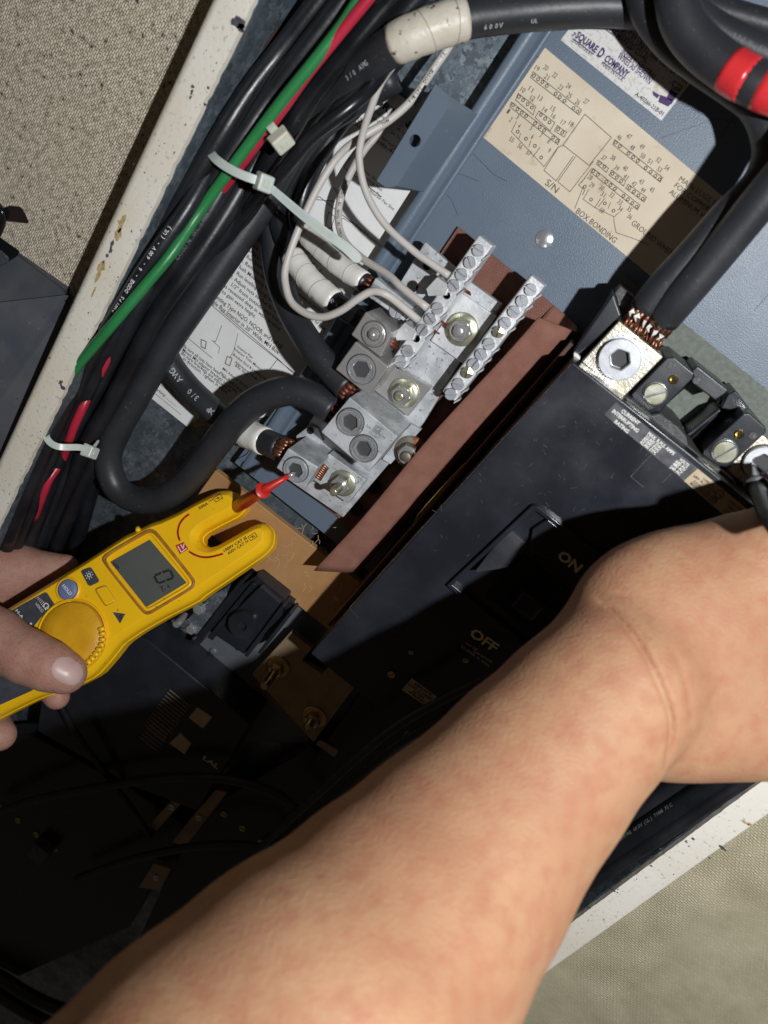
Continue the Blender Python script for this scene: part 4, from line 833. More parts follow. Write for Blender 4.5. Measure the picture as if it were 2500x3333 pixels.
for z, L in ((Z7(485, 560), .0036), (Z7(310, 825), .003), (Z7(262, 890), .0018)):
    for k in range(6):
        a = P(z[0] + rnd.uniform(-8, 8), z[1] + rnd.uniform(-6, 6), HT - 4 + rnd.uniform(-.6, .6)); part('copper_strand', sweep([a - Vector((.0015, 0, 0)), a + Vector((L, rnd.uniform(-.0006, .0006), rnd.uniform(-.0004, .0004)))], .00038, 6), M['copperdark'], tA, smooth=True)
tbar('right neutral terminal bar held by two cross head screws', [Z7(*p) for p in ((1016, 575), (948, 660), (885, 744), (818, 833), (768, 900), (695, 993), (634, 1073), (576, 1150), (525, 1210), (456, 1300), (400, 1378))], 'sssspssspss', HT, (1752, 912), (1460, 1292))

# brown fibre barrier --------------------------------------------
fb = thing('fibre_barrier', 'brown woven fibre sheet folded into a long raised flap beside the breaker', 'insulating barrier', P(1400, 1300, 1))
top = [(1492, 738, 2.5), (1600, 827, 2.5), (1720, 925, 2.5), (1800, 992, 2.5)]
bot = [(943, 1560, 2.5), (1000, 1604, 2.5), (1060, 1652, 2.5), (1120, 1700, 2.5)]
A = [P(*q) for q in top]; B = [P(*q) for q in bot]; V = []; Fc = []; n = 4; m_ = 14
for j in range(m_ + 1):
    for k in range(n): V.append(A[k].lerp(B[k], j / m_))
for j in range(m_):
    for k in range(n - 1): Fc.append((j * n + k, (j + 1) * n + k, (j + 1) * n + k + 1, j * n + k + 1))
part('base_sheet', (V, Fc), M['fibre'], fb, solid=.0008)
cs_t = [(1800, 992, 2.6), (1846, 1030, 3.6), (1872, 1058, 8), (1868, 1074, 15), (1835, 1062, 21), (1749, 1029, 26)]
cs_b = [(1180, 1756, 2.6), (1192, 1768, 3.6), (1198, 1790, 8), (1184, 1835, 14), (1150, 1860, 20), (1024, 1856, 26)]
A = [P(*q) for q in catmull(cs_t, 4)]; B = [P(*q) for q in catmull(cs_b, 4)]; V = []; Fc = []; n = len(A); m_ = 30
for j in range(m_ + 1):
    t_ = j / m_
    for k in range(n):
        v = A[k].lerp(B[k], t_); wob = .0006 * math.sin(t_ * 9 + 1) * (k / n); V.append(v + Vector((wob, 0, wob * .5)))
for j in range(m_):
    for k in range(n - 1): Fc.append((j * n + k, (j + 1) * n + k, (j + 1) * n + k + 1, j * n + k + 1))
part('flap', (V, Fc), M['fibreflap'], fb, smooth=True, solid=.0009)
for z in (Z6(995, 912), Z6(860, 1085)):
    mb = MB(); disc(mb, P(*z, 3), .0035, n=20, eps=.0004); part('hole', mb, M['gap'], fb)
part('base_extension', pp([(1500, 1240), (1740, 1060), (1800, 1000), (1480, 1500), (1180, 1800), (1110, 1700)], 1.6, 1.0), M['fibre'], fb)
# yellow strip and thin barrier next to the breaker
part_ = thing('cambric_strip', 'narrow yellow varnished strip standing between brown flap and breaker', 'strip', P(1420, 1650, 0))
part('strip', ribbon([P(1345, 1714, 35), P(1362, 1684, 35), P(1400, 1640, 35), P(1440, 1594, 35), P(1480, 1549, 35), P(1515, 1510, 34)], [.0004, .0018, .0022, .0018, .0012, .0006], .0006, Vector((.2, .3, 1)).normalized()), M['tan_strip'], part_)
part_ = thing('edge_barrier', 'thin dark brown fibre sheet standing along the left side of the breaker', 'insulating barrier', P(1300, 1700, 0))
xb = P(1470, 1600, 30)
a = P(1866, 1122, 30); b = P(1075, 2040, 36)
part('sheet', prism([a, b, b + Vector((-.0014, 0, 0)), a + Vector((-.0014, 0, 0))], [v + Vector((0, 0, -.028)) for v in (a, b, b + Vector((-.0014, 0, 0)), a + Vector((-.0014, 0, 0)))]), M['fibredark'], part_)

# ================================================================== circuit breaker
HK = 50
cb = thing('circuit_breaker', 'large black moulded case circuit breaker marked ON and OFF with foil label', 'circuit breaker', P(1800, 1700, 0))
face = [(1863, 1175), (2239, 1469), (2456, 1645), (2640, 1795), (2000, 2500), (1720, 2700), (1010, 2128)]
part('case', pp(face, HK, 4), M['bake'], cb, bevel=.0008)
fp_ = thing('fishpaper', 'grey green insulating paper showing behind the breaker lugs', 'insulating paper', P(2200, 1200, 0))
part('sheet', pp([(2026, 893), (2490, 1262), (2620, 1380), (2400, 1700), (1850, 1120)], 2.0, 1.2), M['fishpaper'], fp_)
part('pole_wall', pp([(1998, 950), (2010, 990), (2024, 1028), (1893, 1150), (1878, 1160), (1862, 1148)], 33, 4), M['bake'], cb, bevel=.0008)
part('pole_wall', pp([(2000, 952), (2020, 930), (2066, 968), (2048, 1000), (2024, 1026)], 22, 4), M['baked'], cb, bevel=.0005)
part('chipped_corner', pp([(1868, 1146), (1880, 1152), (1890, 1164), (1884, 1176), (1866, 1162)], 36, 33), M['foil'], cb, bevel=.0004)
part('lug_floor', pp([(2010, 1060), (2150, 1170), (2500, 1440), (2420, 1600), (1880, 1190)], 9, 4), M['baked'], cb)
for nm, pl, h in [('post', [(2171, 1164), (2196, 1162), (2261, 1216), (2256, 1232), (2140, 1350), (2126, 1352), (2058, 1300), (2054, 1284)], 36), ('post', [(2420, 1345), (2440, 1345), (2494, 1392), (2494, 1408), (2366, 1526), (2350, 1528), (2286, 1482), (2290, 1466)], 36),
                  ('bridge', [(2252, 1207), (2270, 1190), (2372, 1270), (2361, 1282), (2328, 1304), (2262, 1254)], 30), ('rib', [(2340, 1330), (2350, 1338), (2244, 1424), (2232, 1415)], 28), ('rib', [(2300, 1378), (2345, 1300), (2352, 1306), (2330, 1376), (2250, 1440), (2244, 1430)], 20),
                  ('bridge', [(2368, 1285), (2395, 1270), (2440, 1330), (2420, 1344), (2345, 1330)], 24)]:
    part(nm, pp(pl, h, 6), M['bake'], cb, bevel=.0006)
part('bay_floor', pp([(2250, 1245), (2330, 1305), (2190, 1420), (2130, 1352)], 10.5, 9.2), M['fishpaper'], cb)
part('bay_floor', pp([(2350, 1330), (2420, 1370), (2300, 1500), (2240, 1440)], 10.8, 9.2), M['fishpaper'], cb)
part('ledge', pp([(2030, 1290), (2060, 1304), (2118, 1352), (2150, 1346), (2210, 1392), (2236, 1424), (2240, 1450), (2292, 1494), (2350, 1532), (2392, 1566), (2400, 1590), (2470, 1650), (2455, 1660), (2340, 1560), (2020, 1304)], HK - 9, 4), M['baked'], cb, bevel=.0006)
for z, r_ in ((Z8(735, 1062), 32), (Z8(1235, 1478), 34)):
    c = P(*z, 36); k = sc_at(c)
    part('terminal_screw', slotscrew((r_ + 3) * k, .0016, .98 if r_ == 32 else 1.25, .12), M['zinc'], cb, auto=30, loc=c)
    part('screw_cup', lathe(c, [((r_ + 7) * k, -.0001), ((r_ + 7) * k, .0006), ((r_ + 5) * k, .0009), ((r_ + 4) * k, .0002)], 30), M['chrome'], cb, auto=40)
for z in (Z8(868, 962), Z8(1340, 1356)):
    c = P(*z, 36); k = sc_at(c); part('brass_insert', lathe(c, [(15 * k, -.0001), (15 * k, .0006), (12 * k, .0008), (7 * k, .0003), (6.5 * k, .0003)], 24), M['brass'], cb, auto=40)
    mb = MB(); disc(mb, c, 7 * k, n=16, eps=.0004); part('insert_hole', mb, M['gap'], cb)
for z in (Z8(852, 862), Z8(1035, 968), Z8(1440, 1365)):
    c = P(*z, 36 if z[0] != Z8(1035, 968)[0] else 30); k = sc_at(c); part('pin_head', lathe(c, [(13 * k, -.0001), (13 * k, .0002), (12 * k, .0003)], 20), M['baked'], cb, auto=40)
lg = lug('gold plated breaker lug clamping copper strands with a wide hex screw', [(2015, 1044), (2160, 1162), (2028, 1295), (1893, 1178)], 37, 10, 'zincplate', .0005)
c = P(*Z8(480, 812), 37); k = sc_at(c)
seat(lg, c, 67 * k); part('clamp_screw', socket(c, 67 * k, 34 * k, .0030, .0028, .3, rings=((1.08, -.0031), (1.08, -.0028), (1.0, -.0028), (1.0, -.0002), (.97, 0), (.60, 0))), M['dullchrome'], lg, auto=40)
rs = random.Random(8)
for k in range(30):   # strand ends entering the lug
    q = k / 29; a = P(2052 + q * 100 + rs.uniform(-4, 4), 1010 + q * 84 + rs.uniform(-10, 6), 30 + rs.uniform(-3, 3)); b = P(2022 + q * 118 + rs.uniform(-3, 3), 1046 + q * 92, 31 + rs.uniform(-2, 3))
    part('copper_strand', sweep([a, (a + b) / 2 + Vector((0, 0, .0008)), b], .00065, 7), M['copper'], lg, smooth=True)
for k in range(6):
    q = k / 5; a = P(2065 + q * 90, 1012 + q * 78, 35); part('torn_sheath', ribbon([a, a + Vector((rs.uniform(-.0012, .0004), -.0012, .0010)), a + Vector((rs.uniform(-.001, .001), -.0024, .0005))], [rs.uniform(.0008, .0022), rs.uniform(.0005, .0013), .0002], .0002), M['tape'], lg)
lg = lug('plated breaker lug at the right edge touched by the black probe', [(2470, 1405), (2640, 1540), (2540, 1670), (2362, 1530)], 33, 10, 'zincplate', .0005)
c = P(*Z8(1500, 1560), 33); k = sc_at(c); seat(lg, c, 58 * k); part('clamp_screw', socket(c, 58 * k, 34 * k, .0028, .0028, .1, rings=((1.08, -.0031), (1.08, -.0028), (1.0, -.0028), (1.0, -.0002), (.97, 0), (.60, 0))), M['dullchrome'], lg, auto=40)
# escutcheon, toggle and print on the breaker
HE = HK + 3
def lerp2(a, b, t): return (a[0] + (b[0] - a[0]) * t, a[1] + (b[1] - a[1]) * t)
esc = [(1732, 1645), (1752, 1648), (1805, 1690), (2330, 2100), (2100, 2440), (1452, 1908)]
ins = [(1736, 1668), (1748, 1668), (1790, 1700), (2290, 2100), (2092, 2400), (1474, 1904)]
T0 = [P(x, y, HE) for x, y in esc]; T1 = [P(x, y, HE) for x, y in ins]; B0 = [Vector((v.x, v.y, HK / 1000)) for v in T0]; B1 = [Vector((v.x, v.y, HK / 1000 + .0002)) for v in T1]
n = len(esc); V = B0 + T0 + T1 + B1; Fc = []
for i in range(3):
    for k in range(n): Fc.append((i * n + k, i * n + (k + 1) % n, (i + 1) * n + (k + 1) % n, (i + 1) * n + k))
part('rim', (V, Fc), M['bake'], cb, bevel=.0006)
part('ramp', prism([P(1663, 1722, HK + .6), P(1724, 1775, HK + .6), P(1650, 1848, HK + 6), P(1540, 1866, HK + 7), P(1590, 1800, HK + 3.6)], [P(1663, 1722, HK - .2), P(1724, 1775, HK - .2), P(1660, 1842, HK - .2), P(1560, 1855, HK - .2), P(1603, 1795, HK - .2)]), M['bake'], cb, bevel=.0003)
part('name_block', pp([ZC(1215, 205), ZC(1300, 150), ZC(1640, 420), ZC(1560, 560), ZC(1480, 540), ZC(1200, 310)], HE + .2, HK), M['bake'], cb, bevel=.0005)
part('toggle_slot', pp([ZC(1150, 330), ZC(1560, 640), ZC(1330, 860), ZC(960, 560)], HK + .7, HK), M['gap'], cb, bevel=.0004)
part('toggle', prism([P(*ZC(1170, 540), HK + 15), P(*ZC(1280, 620), HK + 15), P(*ZC(1210, 700), HK + 15), P(*ZC(1100, 620), HK + 15)], [P(*ZC(1150, 480), HK), P(*ZC(1330, 620), HK), P(*ZC(1230, 760), HK), P(*ZC(1050, 620), HK)]), M['bake'], cb, bevel=.0012)
tx = MB(); text(tx, 'ON', ZC(1345, 352), ZC(1455, 438), 34, HE + .2, .03); text(tx, 'OFF', ZC(872, 772), ZC(1010, 868), 34, HK + .1, .03)
text(tx, 'MAG TRIP', ZC(855, 822), ZC(915, 860), 8, HK); text(tx, 'AMP RANGE', ZC(895, 865), ZC(995, 925), 8, HK); text(tx, 'LO 2000A  HI 4000A', ZC(830, 838), ZC(980, 948), 9, HK)
part('lettering', tx, M['engrave'], cb)
for z, r_, kd in [(ZC(563, 866), 9, 'c'), (ZC(857, 908), 10, 'c'), (ZC(457, 983), 13, 's'), (ZC(742, 1212), 15, 's')]:
    c = P(*z, HK); k = sc_at(c); part('screw', slotscrew(r_ * k, .0008, 1.2, .14, cross=(kd == 'c')), M['brass'], cb, auto=30, loc=c + Nn * .0002)
lb = part('foil_label', pp([(2006, 1309), (2270, 1524), (2225, 1564), (1967, 1349)], HK + .2, HK + .02), M['nameplate'], cb)
tx = MB()
def T8(s, a, b, cap, bold=.035): text(tx, s, Z8(*a), Z8(*b), cap, HK + .2, bold)
T8('CURRENT', (487, 1195), (612, 1290), 12); T8('INTERRUPTING', (422, 1195), (605, 1345), 12); T8('RATING', (438, 1270), (535, 1350), 12)
T8('MAX. R.M.S. AMPS', (678, 1355), (865, 1508), 11); T8('22,000 SYM.', (660, 1378), (775, 1470), 10); T8('30,000 SYM.', (640, 1395), (755, 1488), 10); T8('42,000 SYM.', (622, 1415), (735, 1505), 10)
T8('VOLTS', (905, 1540), (968, 1592), 10); T8('600 AC', (878, 1556), (952, 1615), 10); T8('480 AC', (858, 1572), (932, 1632), 10); T8('240 AC', (838, 1595), (912, 1652), 10)
part('lettering', tx, M['foil'], lb)
lb = part('rating_label', pp([(2271, 1525), (2460, 1680), (2700, 1878), (2640, 1920), (2226, 1565)], HK + .2, HK + .02), M['creamlabel'], cb)
tx = MB()
def TK(s, a, b, cap): text(tx, s, ZK(*a), ZK(*b), cap, HK + .2, .008)
TK('TYPE LAL', (1212, 128), (1290, 180), 9); TK('600V. AC. 250V. DC', (1152, 105), (1300, 222), 9); TK('SQUARE D CO.', (1150, 142), (1265, 232), 9); TK('MADE IN U.S.A.', (1130, 155), (1252, 250), 9)
TK('UND. LAB. INC.', (1392, 275), (1520, 372), 9); TK('CIRCUIT BREAKER', (1382, 310), (1530, 425), 9); TK('2 POLE', (1355, 335), (1425, 390), 9); TK('60', (1272, 258), (1300, 280), 11)
line(tx, [ZK(1280, 232), ZK(1318, 262), ZK(1298, 290), ZK(1260, 258)], 2, HK + .2, close=True); disc(tx, P(*ZK(1330, 226), HK + .2), .0016, r2=.0013, n=20); TK('SA', (1318, 226), (1340, 244), 7)
part('lettering', tx, M['ink'], lb)
lb = part('warning_label', pp([ZC(565, 1008), ZC(700, 1108), ZC(640, 1158), ZC(510, 1070)], HK + .2, HK + .02), M['creamlabel'], cb)
tx = MB()
for s, a, b in [('REPLACE', (578, 1042), (668, 1102), ), ('LUG COVER', (545, 1042), (670, 1128)), ('AFTER', (565, 1078), (628, 1120)), ('WIRING', (543, 1082), (628, 1142))]: text(tx, s, ZC(*a), ZC(*b), 9, HK + .2, .02)
part('lettering', tx, M['ink'], lb)
sr = MB(); rs = random.Random(2)
for k in range(170):
    x, y = rs.uniform(1350, 2250), rs.uniform(1280, 1850)
    if (x - 1863) * .78 + (y - 1175) * -.62 > 20 or (x - 1863) * .66 + (y - 1175) * .75 < 30: continue
    a = rs.uniform(0, 3.1); L = rs.uniform(2, 22); line(sr, [(x, y), (x + L * math.cos(a), y + L * math.sin(a))], rs.uniform(.6, 1.2), HK)
line(sr, [(1139, 1980), (1165, 2008)], 1.4, HK); line(sr, [(1860, 1185), (1139, 1976)], 1.0, HK)
for pl in [[Z8(710, 1500), Z8(560, 1660), Z8(650, 1735)], [Z8(850, 1640), Z8(790, 1700)]]: line(sr, pl, 2.0, HK)
part('scratch', sr, M['baked'], cb)['kind'] = 'stuff'

# ================================================================== cable ties
def tie(label, pts, w, head, hs, m='nylon', tail=None, tw=None, hh=40, ridges=False, htail=None):
    t = thing('cable_tie', label, 'cable tie', P(*pts[0]), 'nylon cable ties')
    W = [Vector(q) for q in catmull([tuple(P(*p)) for p in pts], 6)]
    part('strap', ribbon(W, w, .0011), M[m], t, bevel=.0002)
    c = P(*head); e0 = (W[-1] - W[-4]).normalized(); nn = (CAM - c).normalized(); nn = (nn - e0 * nn.dot(e0)).normalized(); b = nn.cross(e0)
    a = hs[0] / 2; g = hs[1] / 2
    T = [c + e0 * (sx * a) + b * (sy * g) + nn * .0022 for sx, sy in ((-1, -1), (1, -1), (1, 1), (-1, 1))]; Bt = [c + e0 * (sx * a * 1.1) + b * (sy * g * 1.1) - nn * .003 for sx, sy in ((-1, -1), (1, -1), (1, 1), (-1, 1))]
    h = part('head', prism(T, Bt), M['nylon_old'] if m != 'nylon' else M['nylon'], t, bevel=.0008, seg=3)
    part('pawl', prism([c + e0 * (sx * a * .35) + b * (sy * g * .4) + nn * .0025 for sx, sy in ((-1, -1), (1, -1), (1, 1), (-1, 1))], [c + e0 * (sx * a * .35) + b * (sy * g * .4) + nn * .0015 for sx, sy in ((-1, -1), (1, -1), (1, 1), (-1, 1))]), M['nylon_old'], t, bevel=.0002)
    if tail:
        W2 = [Vector(q) for q in catmull([tuple(P(*p)) for p in tail], 8)]; ws = [tw[0] + (tw[1] - tw[0]) * i / (len(W2) - 1) for i in range(len(W2))]; ws[-1] *= .45; ws[-2] *= .8; ws[-3] *= .95
        part('tail', ribbon(W2, ws, .0011), M[m], t, bevel=.0002)
        if ridges:
            R = resample(W2, .0007); mb = MB()
            for k in range(4, int(len(R) * .72), 1):
                T_ = (R[k + 1] - R[k - 1]).normalized(); n2 = (CAM - R[k]).normalized(); bb_ = n2.cross(T_).normalized(); p = R[k] + n2 * .00018; hw_ = tw[0] * .33
                mb.add([p - bb_ * hw_ - T_ * .00013, p + bb_ * hw_ - T_ * .00013, p + bb_ * hw_ + T_ * .00013, p - bb_ * hw_ + T_ * .00013, p - bb_ * hw_ - n2 * .0004, p + bb_ * hw_ - n2 * .0004], [(0, 1, 2, 3), (0, 4, 5, 1), (3, 2, 5, 4)])
            part('ridges', mb, M['nylon'], t)
tie('long nylon cable tie round the whole bundle with its ridged tail over the sheet', [(692, 448, 26), (679, 462, 34), (678, 482, 42), (700, 515, 48), (742, 546, 50), (790, 570, 50), (840, 588, 48), (866, 598, 46)], .0033, (861, 596, 47), (.0058, .0062), 'nylon', [(868, 600, 46), (920, 645, 45), (985, 700, 44), (1060, 758, 43), (1125, 805, 42), (1172, 850, 41)], (.0028, .0042), ridges=True)
tie('short nylon cable tie with a blocky yellowed head between red wire and black cables', [(868, 392, 42), (882, 412, 44), (905, 440, 44), (914, 452, 43)], .0034, (918, 460, 43), (.0064, .0074), 'nylon_old')
tie('thin nylon cable tie low on the bundle beside the cream flange', [(152, 1400, 48), (152, 1424, 52), (168, 1444, 53), (198, 1455, 52), (256, 1456, 46), (278, 1462, 42)], .0030, (296, 1471, 40), (.0064, .0056), 'nylon', [(300, 1462, 38), (312, 1446, 34), (322, 1432, 30)], (.0016, .0012))

# ================================================================== lower gear
tb = thing('phenolic_board', 'scratched tan phenolic board below the brown flap', 'insulating board', P(950, 1830, 0))
part('board', pp([(700, 1530), (834, 1633), (1057, 1808), (1260, 1962), (1150, 2120), (1075, 2056), (817, 1848), (600, 1670)], 8, 4), M['phenolic'], tb, bevel=.0005)
mb = MB(); rs = random.Random(12)
for k in range(60):
    x, y = rs.uniform(840, 1120), rs.uniform(1700, 1960)
    a = rs.uniform(0, 3.1); L = rs.uniform(6, 38); line(mb, [(x, y), (x + L * .5 * math.cos(a), y + L * .5 * math.sin(a)), (x + L * math.cos(a + .5), y + L * math.sin(a + .5))], rs.uniform(.7, 1.4), 8)
part('scratch', mb, mat('pale_scratch', (.60, .44, .27), .6), tb)['kind'] = 'stuff'
# pan bottom + recess
gp = thing('lower_mounting_plate', 'dim grey riveted steel plate below the yellow tester', 'mounting plate', P(700, 2200, -6))
part('plate', pp([(470, 2060), (610, 1880), (760, 1820), (860, 1880), (1080, 2060), (1130, 2130), (1000, 2420), (810, 2415), (640, 2280)], 0, -2), M['pan_grey'], gp, bevel=.0004)
for z in (ZB(113, 832), ZB(447, 1098), ZB(360, 680)):
    part('rivet', lathe(P(*z, 0), [(.0024, 0), (.0022, .0008), (.0012, .0013), (.0003, .0014)], 18), M['pan_grey'], gp, auto=60)
tblk = thing('terminal_block', 'black stepped terminal block with round knob in the dim area', 'terminal block', P(790, 2050, 0))
for nm, pl, h in [('body', [ZB(455, 330), ZB(620, 225), ZB(790, 360), ZB(770, 470), ZB(540, 700), ZB(330, 560)], 16), ('fin', [ZB(520, 255), ZB(545, 262), ZB(270, 650), ZB(225, 640)], 19), ('fin', [ZB(590, 270), ZB(612, 280), ZB(350, 620), ZB(320, 600)], 19), ('fin', [ZB(770, 400), ZB(790, 412), ZB(560, 720), ZB(540, 705)], 19), ('fin', [ZB(815, 440), ZB(832, 452), ZB(640, 700), ZB(622, 690)], 18), ('step', [ZB(700, 300), ZB(840, 390), ZB(800, 450), ZB(745, 400)], 12), ('body', [ZB(640, 290), ZB(760, 390), ZB(600, 600), ZB(450, 480)], 20)]:
    part(nm, pp(pl, h, .2), M['bake'], tblk, bevel=.0005)
c = P(*ZB(548, 510), 20); k = sc_at(c); part('knob', lathe(c, [(50 * k, 0), (50 * k, .003), (47 * k, .004), (18 * k, .004), (14 * k, .0015)], 30), M['bake'], tblk, auto=40)
sbk = thing('bolted_connector', 'bright zinc connector with bolts just under the yellow tester', 'connector', P(660, 2000, 0))
part('body', pp([(585, 2040), (690, 1935), (735, 1915), (740, 1950), (640, 2068)], 16, .1), M['galv'], sbk, bevel=.0005)
for z, r_, h in ((ZB(285, 415), 20, 16), (ZB(240, 535), 18, 14)): part('bolt', hexprism(P(*z, h), r_ * sc_at(P(*z, h)), 0, .004, .2), M['steel'], sbk, bevel=.0004)
part('stud', lathe(P(*ZB(190, 470), 10), [(.0022, 0), (.0020, .002), (.0022, .004), (.0020, .006), (.0022, .008), (.0018, .010)], 18), M['steel'], sbk, auto=60)
for lab, pl, h in [('added black block darkening the box below the arching cable at lower left', [(-260, 2420), (100, 2390), (430, 2570), (600, 2690), (420, 3020), (60, 3180), (-300, 3000)], 14), ('added black block darkening the lower box partly under the forearm', [(640, 2650), (1010, 2430), (1300, 2650), (1000, 3100), (450, 3060)], 10)]:  # black bodies added to cover the bare back and deepen the shade
    t = thing('added_dark_block', lab, 'circuit breaker', P(*pl[0], 0)); part('case', pp(pl, h, .1), M['bake'], t, bevel=.001)
    c0_ = [sum(p[0] for p in pl) / len(pl), sum(p[1] for p in pl) / len(pl)]
    part('handle', pp([(c0_[0] - 40, c0_[1] - 10), (c0_[0] + 10, c0_[1] + 30), (c0_[0] - 20, c0_[1] + 70), (c0_[0] - 70, c0_[1] + 30)], h + 8, h), M['baked'], t, bevel=.001)
    for q in range(4):
        a = P(c0_[0] - 150 + q * 60, c0_[1] - 130 + q * 46, h); part('screw', slotscrew(.0022, .0008, .4 * q), M['brass'], t, auto=30, loc=a)
bs_ = thing('busbar_link', 'tarnished tan busbar plate carrying two studs in the dark', 'bus bar', P(1000, 2220, 0))
part('plate', pp([(945, 2057), (1015, 2111), (983, 2151), (1048, 2195), (1118, 2119), (1194, 2184), (1021, 2417), (820, 2195)], 12, 8), M['busbar'], bs_, bevel=.0004)
boltset(bs_, *ZB(750, 775), 12, 40, 26, 14, 1.2, 4, 14, m_w='brass', m_s='brass'); boltset(bs_, *ZB(965, 1075), 12, 42, 28, 15, 1.2, 4, 5, m_w='brass', m_s='brass')
b2 = thing('circuit_breaker', 'dark second breaker with two small cream stickers at the lower left', 'circuit breaker', P(480, 2450, 0), None)
part('case', pp([(150, 2150), (330, 2030), (480, 2085), (560, 2150), (815, 2360), (640, 2640), (430, 2560), (120, 2380)], 24, .1), M['bake'], b2, bevel=.001)
for k, pl in enumerate([[ZB(262, 1018), ZB(350, 1078), ZB(295, 1145), ZB(210, 1080)], [ZB(160, 1172), ZB(226, 1236), ZB(185, 1300), ZB(95, 1235)]]): part('sticker', pp(pl, 24.3, 24.05), M['creamlabel'], b2)
mb = MB(); rs = random.Random(21)
for row in range(13):       # unreadable print shows only as broken bars
    x0, y0 = ZB(95 - row * 13 + 60, 915 + row * 17); q = 0
    while q < 88:
        L = rs.uniform(4, 12); line(mb, [(x0 + q * .72 - 30, y0 + q * .58), (x0 + (q + L) * .72 - 30, y0 + (q + L) * .58)], 3.6, 24, ); q += L + rs.uniform(2, 4)
for row in range(7):
    x0, y0 = ZB(20 - row * 14 + 60, 1080 + row * 18); q = 0
    while q < 70:
        L = rs.uniform(4, 12); line(mb, [(x0 + q * .72 - 40, y0 + q * .58 + 6), (x0 + (q + L) * .72 - 40, y0 + (q + L) * .58 + 6)], 3.6, 24); q += L + rs.uniform(2, 4)
part('worn_print', mb, M['dimprint'], b2)['kind'] = 'stuff'
tx = MB(); text(tx, 'LAL', ZB(295, 1325), ZB(385, 1390), 17, 24, .02); part('lettering', tx, M['engrave'], b2)
lc = thing('lug_cover', 'black ribbed lug cover partly hidden behind the forearm', 'cover', P(1200, 2500, 0))
part('cover', pp([(1180, 2250), (1330, 2370), (1180, 2600), (1000, 2500)], 14, .1), M['bake'], lc, bevel=.001)
part('tab', pp([ZB(1000, 1215), ZB(1110, 1280), ZB(1085, 1320), ZB(970, 1240)], 15.5, 14.01), M['busbar'], lc, bevel=.0003)
for nm, pts, r_, mm_ in [('dark cable arching across the dim bottom of the box', [(-80, 2680, 30), (60, 2620, 32), (200, 2585, 34), (353, 2557, 36), (480, 2538, 36), (624, 2530, 36), (760, 2540, 34), (900, 2585, 30), (1010, 2680, 26)], 2.6, 'blkm'), ('second dark cable arching lower down in the box', [(250, 2860, 24), (420, 2800, 26), (600, 2760, 28), (720, 2750, 28), (830, 2756, 26), (950, 2800, 20)], 2.4, 'blkm'),
                     ('slim black lead with a highlight running down behind the tester', [(150, 2230, 34), (205, 2310, 34), (250, 2390, 32), (330, 2500, 30), (420, 2620, 26), (490, 2720, 20)], 1.9, 'blkg'),
                     ('dark cable rising beside the forearm over the warning label', [(820, 2790, 62), (920, 2690, 64), (1030, 2590, 66), (1150, 2480, 68), (1270, 2380, 70), (1400, 2300, 70), (1570, 2215, 68), (1760, 2140, 60)], 1.9, 'blkm'),
                     ('slim dark cable following the forearm just below its neighbour', [(800, 2850, 54), (930, 2730, 56), (1060, 2620, 58), (1180, 2515, 60), (1300, 2420, 60), (1440, 2340, 58), (1600, 2270, 50)], 1.9, 'blkm')]:
    cable('branch_cable', nm, pts, 14, M[mm_], group='dark cables in the lower box', n=14, rmm=r_)
for k, (lab, pl) in enumerate([('upper tarnished terminal strip in the dark lower box', [(640, 2560), (615, 2545), (480, 2690), (510, 2705)]), ('middle tarnished terminal strip in the dark lower box', [(740, 2580), (700, 2570), (560, 2740), (600, 2760)]), ('lowest tarnished terminal strip in the dark lower box', [(500, 2810), (555, 2830), (520, 2900), (450, 2890)])]):
    ts = thing('terminal_strip', lab, 'terminal strip', P(*pl[0], 0), 'tarnished terminal strips'); part('strip', pp(pl, 18, .1), M['busbar'], ts, bevel=.0005)
    c = P((pl[0][0] + pl[2][0]) / 2, (pl[0][1] + pl[2][1]) / 2, 18); part('screw', slotscrew(.0022, .001, .5), M['dullchrome'], ts, auto=30, loc=c)
part('post', pp([(430, 2000), (520, 2010), (300, 2500), (100, 2500)], -6, -20), M['gap'], gp)
for lab, dx in (('upper of the black cables crossing the bottom left corner', 0), ('lower of the black cables crossing the bottom left corner', 60)):
    cable('branch_cable', lab, [(-120, 3120 + dx, 20), (0, 3180 + dx, 22), (80, 3230 + dx, 22), (160, 3270 + dx, 20), (320, 3330 + dx, 16)], 26, M['blkg'], group='black cables in the bottom left corner', rmm=4.5)

# ================================================================== yellow tester
M_d = 12 * math.pi / 180
ia = (EX * .857 - EY * .515); ib = (EX * .515 + EY * .857)
M_B = ib * math.cos(M_d) - EZ * math.sin(M_d); M_N = (-EZ * math.cos(M_d) - ib * math.sin(M_d)).normalized(); M_A = ia
M_O = cc(480, 1865, .362)
def PM(px, py, k=0.0):
    d = ray(px, py); o = M_O + M_N * (k / 1000); t = (o - CAM).dot(M_N) / d.dot(M_N); return CAM + d * t
def mtext(mb, s, a, b, cap, bold=0.0, k=0.0): 
    A = PM(*a, k); text3(mb, s, A, PM(*b, k), M_N, cap * sc_at(A), bold, .00012)
def mprism(poly, k1, k0, sh=0):
    T = [PM(x, y, k1) for x, y in poly]; return prism(T, [v - M_N * ((k1 - k0) / 1000) for v in T])
mt = thing('electrical_tester', 'yellow fork tester with grey display reading 0 held in the left hand', 'tester', PM(400, 1950, -15))
